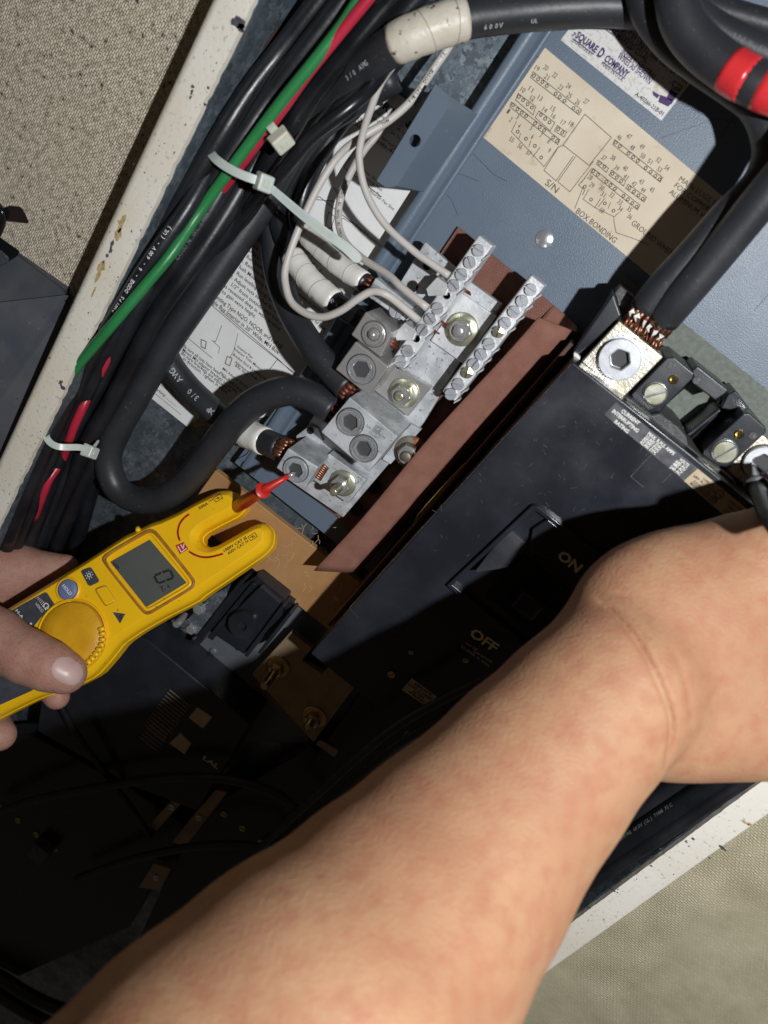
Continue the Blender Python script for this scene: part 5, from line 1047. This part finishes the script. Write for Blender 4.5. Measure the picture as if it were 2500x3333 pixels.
out = [(-260, 2150), (34, 1974), (252, 1842), (401, 1745), (440, 1728), (487, 1704), (520, 1694), (573, 1670), (640, 1632), (708, 1600), (745, 1599), (768, 1618), (775, 1638), (758, 1660), (700, 1689), (650, 1716), (630, 1738), (632, 1762), (648, 1780), (676, 1788), (704, 1780), (765, 1745), (826, 1711), (852, 1706), (869, 1726), (866, 1762), (842, 1790), (740, 1860), (645, 1924), (622, 1944), (520, 1995), (440, 2040), (372, 2086), (330, 2140), (284, 2192), (200, 2235), (103, 2262), (0, 2312), (-260, 2450)]
HMt = 20
def smooth_poly(pl, it=1):
    for _ in range(it):
        q = []
        for i in range(len(pl)):
            a, b = pl[i], pl[(i + 1) % len(pl)]; q += [(a[0] * .84 + b[0] * .16, a[1] * .84 + b[1] * .16), (a[0] * .16 + b[0] * .84, a[1] * .16 + b[1] * .84)]
        pl = q
    return pl
body = smooth_poly(out, 1)
T1 = [PM(x, y, 0) for x, y in body]; cen = sum(T1, Vector()) / len(T1)
# chamfered body: top face inset, chamfer, side, seam, bottom
import itertools
def offs(pts, dist):
    n = len(pts); res = []
    for i in range(n):
        a, b, c = pts[i - 1], pts[i], pts[(i + 1) % n]; t = (c - a).normalized(); nn = M_N.cross(t).normalized(); res.append(b + nn * dist)
    return res
area = sum(((T1[i] - cen).cross(T1[(i + 1) % len(T1)] - cen)).dot(M_N) for i in range(len(T1)))
sgn = 1 if area > 0 else -1
rows = [(.0021, 0), (.0017, -.0001), (-.0002, -.0021), (-.0010, -.0036), (-.0013, -.0044), (-.0013, -.0090), (-.0017, -.0094), (-.0017, -.0102), (-.0013, -.0106), (-.0010, -.0170), (.0010, -.0195)]
V = []; n = len(T1)
for o, z in rows: V += [p + M_N * z for p in offs(T1, o * sgn)]
Fc = [tuple(range(n))]
for i in range(len(rows) - 1):
    for k in range(n): Fc.append((i * n + k, (i + 1) * n + k, (i + 1) * n + (k + 1) % n, i * n + (k + 1) % n))
Fc.append(tuple((len(rows) - 1) * n + k for k in range(n - 1, -1, -1)))
from mathutils.geometry import tessellate_polygon
topf = Fc.pop(0); Fc += [tuple(q) for q in tessellate_polygon([[V[i] for i in topf]])]
Fc = [f if len(f) != 3 or ((V[f[1]] - V[f[0]]).cross(V[f[2]] - V[f[0]])).dot(M_N) > 0 else f[::-1] for f in Fc]
part('body', (V, Fc), M['yellow'], mt, auto=32)
part('side_tab', sweep([PM(450, 1729, -1.2), PM(449, 1722, -2), PM(449, 1717, -6)], .0012, 10), M['yellow'], mt, smooth=True)
dsp = [ZM(*p) for p in ((585, 478), (600, 452), (640, 425), (835, 312), (862, 308), (888, 322), (1096, 585), (1102, 605), (1092, 632), (860, 772), (835, 780), (812, 765))]
W = [PM(x, y, .25) for x, y in smooth_poly(dsp, 2)]; part('bezel', sweep(W + W[:1], .00075, 8, caps=False), M['bezelline'], mt, smooth=True)
dsi = [ZM(*p) for p in ((600, 478), (645, 440), (845, 326), (872, 332), (1082, 595), (1080, 622), (850, 758), (825, 757))]
W = [PM(x, y, .2) for x, y in smooth_poly(dsi, 2)]; part('bezel', sweep(W + W[:1], .00085, 8, caps=False), M['yellow'], mt, smooth=True)
lcd = part('display', mprism([ZM(625, 487), ZM(850, 360), ZM(1060, 605), ZM(830, 745)], .45, -.2), M['lcd'], mt, bevel=.0002)
mb = MB()
# seven segment zero, drawn on its own axes: across = towards lower right, up = towards the prongs
def seg0(cx, cy, w, h, th):
    A0 = PM(cx, cy, .45); k = sc_at(A0); R = M_B.normalized(); Uq = M_A.normalized()
    R2 = (R + Uq * .0)
    def q(x, y): return A0 + R * (x * k) + Uq * ((y) * k) + R * (y * .18 * k) + M_N * .00015
    g = 1.5
    for (x0, y0, x1, y1) in [(-w, g, -w, h - g), (-w, -h + g, -w, -g), (w, g, w, h - g), (w, -h + g, w, -g)]:
        mb.add([q(x0 - th / 2, y0), q(x0 + th / 2, y0 + 1.5), q(x1 + th / 2, y1 - 1.5), q(x1 - th / 2, y1)], [(0, 1, 2, 3)])
    for y in (-h, h): mb.add([q(-w + g, y - th / 2), q(w - g, y - th / 2), q(w - g - 1, y + th / 2), q(-w + g + 1, y + th / 2)], [(0, 1, 2, 3)])
seg0(*ZM(932, 571), 15, 27, 8)
mtext(mb, 'AC', ZM(905, 628), ZM(930, 660), 11, .03, .45); mtext(mb, 'v', ZM(945, 622), ZM(960, 640), 11, .03, .45)
for k in range(5): x, y = ZM(640 + k * 7, 503 + k * 6); mb.add([PM(x, y, .45) + M_N * .0001, PM(x + 2.5, y + 2, .45) + M_N * .0001, PM(x + 6, y - 7, .45) + M_N * .0001, PM(x + 3.5, y - 9, .45) + M_N * .0001], [(0, 1, 2, 3)])
part('digits', mb, M['ink'], lcd)
part('button', mprism([ZM(457, 541), ZM(470, 530), ZM(505, 517), ZM(518, 520), ZM(562, 590), ZM(558, 602), ZM(510, 624), ZM(498, 618)], .5, -.3), M['greypad'], mt, bevel=.0003)
mb = MB(); c = PM(*ZM(507, 563), .5); disc(mb, c, .00095, M_N, 16, .0006)
for k in range(8):
    a = k * math.pi / 4; x, y, _ = frame(M_N); d_ = x * math.cos(a) + y * math.sin(a); s__ = M_N.cross(d_) * .00016; mb.add([c + d_ * .0014 - s__ + M_N * .0001, c + d_ * .002 - s__ + M_N * .0001, c + d_ * .002 + s__ + M_N * .0001, c + d_ * .0014 + s__ + M_N * .0001], [(0, 1, 2, 3)])
part('symbol', mb, M['printwhite'], mt)
c = PM(*ZM(388, 645), 0); k = sc_at(c)
part('hold_ring', lathe(c, [(42 * k, -.0002), (41 * k, .0006), (37 * k, .0009), (35 * k, .0006), (34 * k, -.0001)], 36, M_N), M['yellow'], mt, auto=50)
hb = part('hold_button', lathe(c, [(33 * k, 0), (33 * k, .0010), (31 * k, .0014), (20 * k, .0016), (4 * k, .0017)], 36, M_N), M['bluepad'], mt, auto=50)
mb = MB(); mtext(mb, 'HOLD', ZM(352, 625), ZM(398, 680), 11, .02, 1.75); part('lettering', mb, M['printwhite'], hb)
part('button', mprism([ZM(543, 648), ZM(552, 638), ZM(590, 624), ZM(604, 628), ZM(650, 700), ZM(646, 712), ZM(606, 732), ZM(594, 728)], .7, -.3), M['yellow'], mt, bevel=.0006, seg=3, label='raised yellow button')
W = [PM(x, y, .05) for x, y in smooth_poly([ZM(541, 648), ZM(551, 636), ZM(591, 622), ZM(606, 627), ZM(653, 701), ZM(648, 714), ZM(606, 735), ZM(593, 731)], 1)]; part('button_gap', sweep(W + W[:1], .00022, 6, caps=False), M['bezelline'], mt, smooth=True)
part('grey_panel', mprism([ZM(20, 790), ZM(130, 725), ZM(255, 658), ZM(268, 664), ZM(316, 738), ZM(310, 752), ZM(235, 800), ZM(195, 850), ZM(180, 868), ZM(60, 815)], .12, -.3), M['greypad'], mt, bevel=.0001)
mb = MB(); mtext(mb, 'Ω', ZM(240, 735), ZM(262, 762), 17, .02, .12); mtext(mb, '100KΩ', ZM(200, 728), ZM(238, 775), 9, 0, .12)
for k in range(5):
    x, y = ZM(212 + k * 7, 690 + k * 8); s0 = 5 + k * .8; line(mb, [(x + s0 * .85, y - s0 * .5), (x - s0 * .85 + 4, y + s0 * .5)], 1.6, 0, PF=lambda a, b: PM(a, b, .12), N=M_N)
for z in ((270, 748), (176, 840)): disc(mb, PM(*ZM(*z), .12), 4.5 * sc_at(c), M_N)
mtext(mb, 'H-A', ZM(88, 765), ZM(125, 812), 9, .02, .12)
part('lettering', mb, M['foil'], mt)
c = PM(*ZM(411, 905), 0); k = sc_at(c); R0 = 111 * k
part('dial_well', lathe(c, [(R0 * 1.085, -.0002), (R0 * 1.07, .0011), (R0 * 1.035, .0013), (R0 * 1.0, .0006), (R0 * .99, -.0001)], 64, M_N), M['yellow'], mt, auto=50)
mb = MB(); disc(mb, c, R0 * .992, M_N, 64, R0 * .9, .0002); part('dial_gap', mb, M['bezelline'], mt)
part('dial', lathe(c, [(R0 * .968, -.0001), (R0 * .963, .0016), (R0 * .943, .0020), (R0 * .5, .0022), (R0 * .05, .0022)], 64, M_N), M['yellowdial'], mt, auto=50)
x, y, _ = frame(M_N)
a0 = None
for q in range(8):
    zx, zy = [(580, 868), (585, 895), (585, 928), (580, 958), (565, 985), (548, 1010), (528, 1035), (508, 1055)][q]; p = PM(*ZM(zx, zy), 1.5); dr = (c - p); dr = (dr - M_N * dr.dot(M_N)).normalized()
    part('nub', sweep([p - dr * .0013 + M_N * .0004, p + dr * .0013 + M_N * .0006], .0010, 10), M['yellow'], mt, smooth=True)
part('warning_triangle', mprism([ZM(640, 772), ZM(712, 782), ZM(682, 838)], .1, -.2), M['greypad'], mt)
mb = MB(); line(mb, [ZM(690, 785), ZM(678, 803), ZM(692, 803), ZM(682, 822)], 2.2, 0, PF=lambda a, b: PM(a, b, .12), N=M_N); part('symbol', mb, M['ink'], mt)
mb = MB()
def arc(cx, cy, r, a0, a1, w):
    pts = [ZM(cx + r * math.cos(math.radians(a0 + (a1 - a0) * i / 14)), cy + r * math.sin(math.radians(a0 + (a1 - a0) * i / 14))) for i in range(15)]
    line(mb, pts, w, 0, PF=lambda a, b: PM(a, b, 0), N=M_N, eps=.0002)
pts = [(1072, 218), (1045, 240), (1022, 272), (1012, 310), (1014, 340), (1022, 362)]; line(mb, [ZM(*p) for p in catmull(pts, 4)], 6.5, 0, PF=lambda a, b: PM(a, b, 0), N=M_N, eps=.0002)
pts = [(1078, 430), (1110, 448), (1150, 460), (1190, 460), (1230, 452), (1264, 442)]; line(mb, [ZM(*p) for p in catmull(pts, 4)], 6.5, 0, PF=lambda a, b: PM(a, b, 0), N=M_N, eps=.0002)
line(mb, [ZM(1002, 395), ZM(1045, 378), ZM(1068, 415), ZM(1024, 440)], 3, 0, PF=lambda a, b: PM(a, b, 0), N=M_N, eps=.0002, close=True)
mb.add([PM(*ZM(*p), 0) + M_N * .0002 for p in ((1002, 395), (1045, 378), (1068, 415), (1024, 440))], [(0, 1, 2, 3)])
part('red_print', mb, M['printred'], mt)
mb = MB(); line(mb, [ZM(1012, 398), ZM(1030, 432), ZM(1060, 412)], 3, 0, PF=lambda a, b: PM(a, b, .25), N=M_N); line(mb, [ZM(1028, 390), ZM(1042, 412), ZM(1046, 385)], 3, 0, PF=lambda a, b: PM(a, b, .25), N=M_N); part('logo', mb, M['printwhite'], mt)
mb = MB(); mtext(mb, '200A', ZM(1132, 190), ZM(1186, 160), 9, .03); mtext(mb, '~', ZM(1190, 152), ZM(1215, 138), 12, .03); mtext(mb, '1000V CAT III', ZM(1276, 432), ZM(1405, 355), 9.5, .03); mtext(mb, '600V CAT IV', ZM(1300, 446), ZM(1418, 372), 9.5, .02)
for cx, cy in ((1240, 124), (1437, 343)):
    q = [(-27, 2), (12, -22), (26, 0), (-12, 24)]; line(mb, [ZM(cx + a, cy + b) for a, b in q], 2, 0, PF=lambda a, b: PM(a, b, .02), N=M_N, close=True)
    line(mb, [ZM(cx - 14, cy + 6), ZM(cx + 2, cy - 6), ZM(cx - 2, cy + 6), ZM(cx + 14, cy - 4)], 2, 0, PF=lambda a, b: PM(a, b, .02), N=M_N)
part('lettering', mb, M['ink'], mt)
part('thumb_notch', mprism([ZM(-200, 1210), ZM(0, 1135), ZM(60, 1140), ZM(190, 1215), ZM(0, 1300), ZM(-200, 1400)], .1, -.2), M['greypad'], mt, bevel=.0001)

# probes
def probe(label, pts, rads, mcol, tip, gi):
    t = thing('test_probe', label, 'test probe', pts[0], 'test probes')
    part('handle', sweep(pts, rads, 24), mcol, t, smooth=True)
    d_ = (pts[-1] - pts[0]).normalized(); c = pts[gi]
    part('finger_guard', lathe(c, [(rads[gi], -.001), (rads[gi] * 1.5, -.0005), (rads[gi] * 1.55, .0004), (rads[gi], .001)], 28, d_), mcol, t, auto=50)
    part('tip', sweep([pts[-1] - d_ * .002, pts[-1] + (tip - pts[-1]) * .7, tip], [.0009, .0009, .0004], 12), M['chrome'], t, smooth=True)
tipp = P(962, 1538, 38.5)
a_ = PM(748, 1662, -15); g_ = P(855, 1597, 47); e_ = P(940, 1549, 42)
k = sc_at(g_)
probe('red test probe touching the screw of the lower left lug', [a_, a_.lerp(g_, .5), a_.lerp(g_, .85), g_, g_.lerp(e_, .25), g_.lerp(e_, .7), e_], [24 * k, 24 * k, 19 * k, 17 * k, 15 * k, 10 * k, 6 * k], M['probered'], tipp, 3)
tp2 = P(2452, 1505, 33.5); e2 = P(2455, 1525, 42); g2 = P(2462, 1585, 62); h2 = P(2500, 1680, 95); h3 = P(2560, 1760, 120); k = sc_at(g2)
probe('black test probe held against the breaker lug by the right hand', [h3, h2, h2.lerp(g2, .6), g2, g2.lerp(e2, .3), e2], [26 * k, 27 * k, 26 * k, 25 * k, 18 * k, 9 * k], M['blkm'], tp2, 3)

# ================================================================== flesh: signed distance field -> one continuous mesh
def smin(a, b, k):
    h = np.clip(.5 + .5 * (b - a) / k, 0, 1); return b * (1 - h) + a * h - k * h * (1 - h)
def cap_sdf(X, a, b, ra, rb, sq=None):
    """round cone between a and b; sq=(axis, factor) squashes space along an axis"""
    a = np.array(a); b = np.array(b)
    if sq is not None:
        ax = np.array(sq[0]); k = sq[1]
        X = X + ((X @ ax) * (k - 1))[..., None] * ax; a = a + (a @ ax) * (k - 1) * ax; b = b + (b @ ax) * (k - 1) * ax
    d = b - a; L2 = max(d @ d, 1e-12); t = np.clip(((X - a) @ d) / L2, 0, 1)
    dist = np.linalg.norm(X - (a + t[..., None] * d), axis=-1) - (ra + (rb - ra) * t)
    return dist / (1 if sq is None else 1 + (sq[1] - 1) * .5)
def surface_nets(fn, lo, hi, h):
    ax = [np.arange(lo[i], hi[i] + h, h) for i in range(3)]
    G = np.stack(np.meshgrid(*ax, indexing='ij'), -1)
    S = np.empty(G.shape[:3], np.float32)
    for i in range(G.shape[0]): S[i] = fn(G[i])
    s = S < 0
    c = [s[i:s.shape[0] - 1 + i, j:s.shape[1] - 1 + j, k:s.shape[2] - 1 + k] for i in (0, 1) for j in (0, 1) for k in (0, 1)]
    cnt = sum(q.astype(int) for q in c); act = (cnt > 0) & (cnt < 8)
    idx = -np.ones(act.shape, int); ii = np.argwhere(act); idx[act] = np.arange(len(ii))
    acc = np.zeros((len(ii), 3)); num = np.zeros(len(ii))
    corners = [(i, j, k) for i in (0, 1) for j in (0, 1) for k in (0, 1)]
    for a in corners:
        for ax_ in range(3):
            if a[ax_]: continue
            b = list(a); b[ax_] = 1
            va = S[ii[:, 0] + a[0], ii[:, 1] + a[1], ii[:, 2] + a[2]]; vb = S[ii[:, 0] + b[0], ii[:, 1] + b[1], ii[:, 2] + b[2]]
            m_ = (va < 0) != (vb < 0); t = np.where(m_, va / np.where(m_, va - vb, 1), 0)
            p = np.array(a, float)[None, :] + t[:, None] * (np.array(b) - np.array(a))[None, :]
            acc += np.where(m_[:, None], p, 0); num += m_
    V = (ii + acc / np.maximum(num, 1)[:, None]) * h + np.array(lo)
    Fc = []
    for ax_ in range(3):
        o1, o2 = [(1, 2), (2, 0), (0, 1)][ax_]
        sl = [slice(None)] * 3; sl2 = [slice(None)] * 3; sl[ax_] = slice(0, -1); sl2[ax_] = slice(1, None)
        A = s[tuple(sl)]; B = s[tuple(sl2)]; e = np.argwhere(A != B)
        for q in e:
            if q[o1] < 1 or q[o2] < 1 or q[o1] >= act.shape[o1] or q[o2] >= act.shape[o2] or q[ax_] >= act.shape[ax_]: continue
            def at(d1, d2):
                r = q.copy(); r[o1] -= d1; r[o2] -= d2; return idx[r[0], r[1], r[2]]
            f = (at(1, 1), at(0, 1), at(0, 0), at(1, 0))
            if min(f) < 0: continue
            Fc.append(f if A[tuple(q)] else f[::-1])
    return V, Fc
Rm = np.array([list(EX), list(EY), list(EZ)])       # camera-aligned axes, only used as a convenient frame to build in
def subdiv(V, Fc):
    Fa = np.array(Fc); n = len(V); m = len(Fa); E = np.stack([Fa, np.roll(Fa, -1, 1)], -1); Es = np.sort(E, -1).reshape(-1, 2)
    U_, inv = np.unique(Es, axis=0, return_inverse=True); inv = inv.reshape(m, 4)
    V2 = np.concatenate([V, (V[U_[:, 0]] + V[U_[:, 1]]) / 2, V[Fa].mean(1)]); e = inv + n; c = np.arange(m) + n + len(U_)
    Q = np.concatenate([np.stack([Fa[:, k], e[:, k], c, e[:, k - 1]], 1) for k in range(4)])
    return V2, Q.tolist()
def to_world(V): return V @ Rm + np.array(CAM)
def smooth_mesh(V, Fc, it=3, lam=.5):
    Fa = np.array(Fc); E = np.concatenate([Fa[:, [0, 1]], Fa[:, [1, 2]], Fa[:, [2, 3]], Fa[:, [3, 0]]])
    for _ in range(it):
        acc = np.zeros_like(V); n = np.zeros(len(V))
        np.add.at(acc, E[:, 0], V[E[:, 1]]); np.add.at(acc, E[:, 1], V[E[:, 0]]); np.add.at(n, E[:, 0], 1); np.add.at(n, E[:, 1], 1)
        V = V + lam * (acc / np.maximum(n, 1)[:, None] - V)
    return V
def cx(px, py, z): return np.array([(px - 1250) / F * z, (py - 1666.5) / F * z, z])
person = thing('person', 'bare right forearm crossing the panel and a left hand gripping the yellow tester', 'person', cc(1000, 3300, .2))
# right forearm + hand
st_ = [(-100, 4900, .140, 980), (462, 4174, .160, 830), (781, 3687, .178, 684), (1031, 3363, .190, 579), (1287, 3041, .208, 455), (1467, 2827, .220, 392), (1736, 2510, .232, 320), (1886, 2345, .236, 293), (2012, 2215, .238, 284)]
fore = [(cx(a, b, z), r * z / F) for a, b, z, r in st_]
def arm_fn(X):
    d = None
    for (a, ra), (b, rb) in zip(fore[:-1], fore[1:]):
        q = cap_sdf(X, a, b, ra - .0006, rb - .0006); d = q if d is None else smin(d, q, .0035)
    ez = np.array([0, 0, 1.])
    hand = cap_sdf(X, cx(2250, 2112, .246), cx(2620, 2085, .252), .0385, .041, (ez, 1.9))
    heel = cap_sdf(X, cx(2120, 2040, .244), cx(2420, 1930, .250), .0235, .0215, (ez, 1.15))
    hyp = cap_sdf(X, cx(2160, 2300, .246), cx(2560, 2330, .252), .0215, .0185, (ez, 1.15))
    tm = cap_sdf(X, cx(2470, 1850, .246), cx(2640, 1760, .236), .0152, .0125)
    tm2 = cap_sdf(X, cx(2640, 1760, .236), cx(2590, 1640, .25), .0115, .0095)
    h = smin(smin(smin(hand, heel, .010), hyp, .010), smin(tm, tm2, .003), .010)
    for k_ in range(4):
        y0 = 1900 + k_ * 150; ang = cx(2900, y0 - 20, .262); kn = cx(3130 - abs(k_ - 1) * 30, y0 - 70, .272); tp = cx(3040, y0 - 130, .292)
        h = smin(h, smin(cap_sdf(X, cx(2640, y0 + 20, .252), ang, .0100, .0092), smin(cap_sdf(X, ang, kn, .009, .0082), cap_sdf(X, kn, tp, .008, .007), .002), .003), .005)
    return smin(d, h, .0045)
V, Fc = surface_nets(arm_fn, (-.20, -.02, .075), (.225, .30, .320), .0019)
V = smooth_mesh(V, Fc, 3, .5); V, Fc = subdiv(V, Fc); V = smooth_mesh(V, Fc, 6, .5)
# skin folds at the wrist: shallow grooves pressed into the flesh along lines
def fold(V, path, wpx, depth):
    px = 1250 + F * V[:, 0] / V[:, 2]; py = 1666.5 + F * V[:, 1] / V[:, 2]; pt = np.array(catmull(path, 6)); dmin = np.full(len(V), 1e9); tt = np.zeros(len(V))
    for i in range(len(pt) - 1):
        a, b = pt[i], pt[i + 1]; d = b - a; t = np.clip(((px - a[0]) * d[0] + (py - a[1]) * d[1]) / (d @ d), 0, 1); q = np.hypot(px - a[0] - t * d[0], py - a[1] - t * d[1]); m = q < dmin; dmin[m] = q[m]; tt[m] = (i + t[m]) / (len(pt) - 1)
    w = np.exp(-(dmin / wpx) ** 2) * np.clip(np.minimum(tt, 1 - tt) * 6, 0, 1)
    V[:, 2] += np.where(V[:, 2] < .26, w * depth, 0); return V
V = fold(V, [(1925, 1935), (2010, 2010), (2090, 2110), (2150, 2230), (2190, 2350), (2178, 2460), (2160, 2520)], 11, .0022)
V = fold(V, [(1930, 1945), (1990, 1990), (2060, 2060), (2110, 2160)], 9, .0009)
V = fold(V, [(1960, 1960), (2050, 2010), (2120, 2090)], 9, .0008)
V = fold(V, [(1990, 1925), (2060, 1955), (2130, 2020)], 8, .0006)
V = fold(V, [(2180, 2090), (2225, 2200), (2250, 2330), (2245, 2450)], 12, .0006)
part('forearm', ([tuple(v) for v in to_world(V)], Fc), M['skin'], person, smooth=True)
# left hand
def pm(px, py, k):
    v = np.array(PM(px, py, k)) - np.array(CAM); return Rm @ v
def hand_fn(X):
    th = [(pm(-420, 1880, 4), .0190), (pm(-160, 1985, 10), .0165), (pm(0, 2078, 12), .0142), (pm(110, 2142, 11), .0122), (pm(205, 2185, 9), .0096)]
    th = [(pm(-420, 1880, 4), .0190), (pm(-180, 1990, 9), .0155), (pm(-20, 2080, 11), .0136), (pm(95, 2140, 11), .0118), (pm(160, 2168, 10), .0110), (pm(212, 2190, 8), .0096)]
    d = None
    for (a, ra), (b, rb) in zip(th[:-1], th[1:]):
        q = cap_sdf(X, a, b, ra, rb); d = q if d is None else smin(d, q, .003)
    palm = smin(cap_sdf(X, pm(-420, 1900, -26), pm(20, 1862, -26), .024, .0150), cap_sdf(X, pm(20, 1862, -26), pm(215, 1842, -28), .0150, .0060), .008)
    palm = smin(palm, cap_sdf(X, pm(-520, 1960, -14), pm(-300, 1990, -18), .030, .024), .012)
    palm = smin(palm, cap_sdf(X, pm(-380, 1900, -8), pm(-60, 1925, -25), .020, .012), .010)
    d = smin(d, palm, .007)
    for (a, b, c_e, r1, r2, r3) in [(pm(-200, 1960, -34), pm(60, 2110, -38), pm(185, 2268, -22), .0100, .0090, .0062), (pm(-300, 2050, -36), pm(-90, 2230, -42), pm(0, 2392, -24), .0100, .0092, .0078), (pm(-380, 2120, -36), pm(-240, 2320, -42), pm(-150, 2480, -24), .0098, .0088, .0070)]:
        q = smin(cap_sdf(X, a, b, r1, r2), cap_sdf(X, b, c_e, r2, r3), .003); d = smin(d, q, .002)
    return d
c0 = pm(-60, 2080, -10)
V, Fc = surface_nets(hand_fn, (c0[0] - .075, c0[1] - .075, c0[2] - .045), (c0[0] + .075, c0[1] + .085, c0[2] + .055), .00085)
V = smooth_mesh(V, Fc, 3, .5)
for k_, (path, w_, d_) in enumerate([([ZH(300, 600), ZH(230, 660), ZH(180, 760), ZH(160, 870)], 6, .0010), ([ZH(360, 630), ZH(300, 680), ZH(255, 790)], 5, .0008), ([ZH(270, 600), ZH(200, 640), ZH(150, 750)], 5, .0007), ([ZH(395, 640), ZH(330, 720), ZH(300, 800)], 5, .0006), ([ZH(560, 790), ZH(480, 830), ZH(445, 930), ZH(470, 1030), ZH(560, 1085), ZH(650, 1090)], 7, .0007)]): V = fold(V, path, w_, d_)
Vw = to_world(V)
hd = part('hand', ([tuple(v) for v in Vw], Fc), M['skin2'], person, smooth=True)
bvh = BVHTree.FromPolygons([tuple(v) for v in Vw], [tuple(int(i) for i in f) for f in Fc])
# thumbnail: a curved plate conforming to the thumb
nv = []; nf = []; na, nr = 20, 7; cpx, cpy = ZH(612, 925); ax_ = math.atan2(.42, .9)
for j in range(nr + 1):
    for i in range(na):
        t = 2 * math.pi * i / na; rr = j / nr; ex_ = 59 * rr * abs(math.cos(t)) ** .85 * (1 if math.cos(t) > 0 else -1); ey_ = 47 * rr * abs(math.sin(t)) ** .85 * (1 if math.sin(t) > 0 else -1)
        x_ = cpx + ex_ * math.cos(ax_) - ey_ * math.sin(ax_); y_ = cpy + ex_ * math.sin(ax_) + ey_ * math.cos(ax_)
        h_ = bvh.ray_cast(CAM, ray(x_, y_).normalized())
        p_ = h_[0] if h_[0] is not None else cc(x_, y_, .34)
        nv.append(p_ - EZ * (.0010 * (1 - rr ** 3) - .0002)); 
for j in range(nr):
    for i in range(na): nf.append((j * na + i, j * na + (i + 1) % na, (j + 1) * na + (i + 1) % na, (j + 1) * na + i)[::-1])
part('thumbnail', (nv, nf), M['nail'], hd, smooth=True)
print('objects', len(bpy.data.objects))
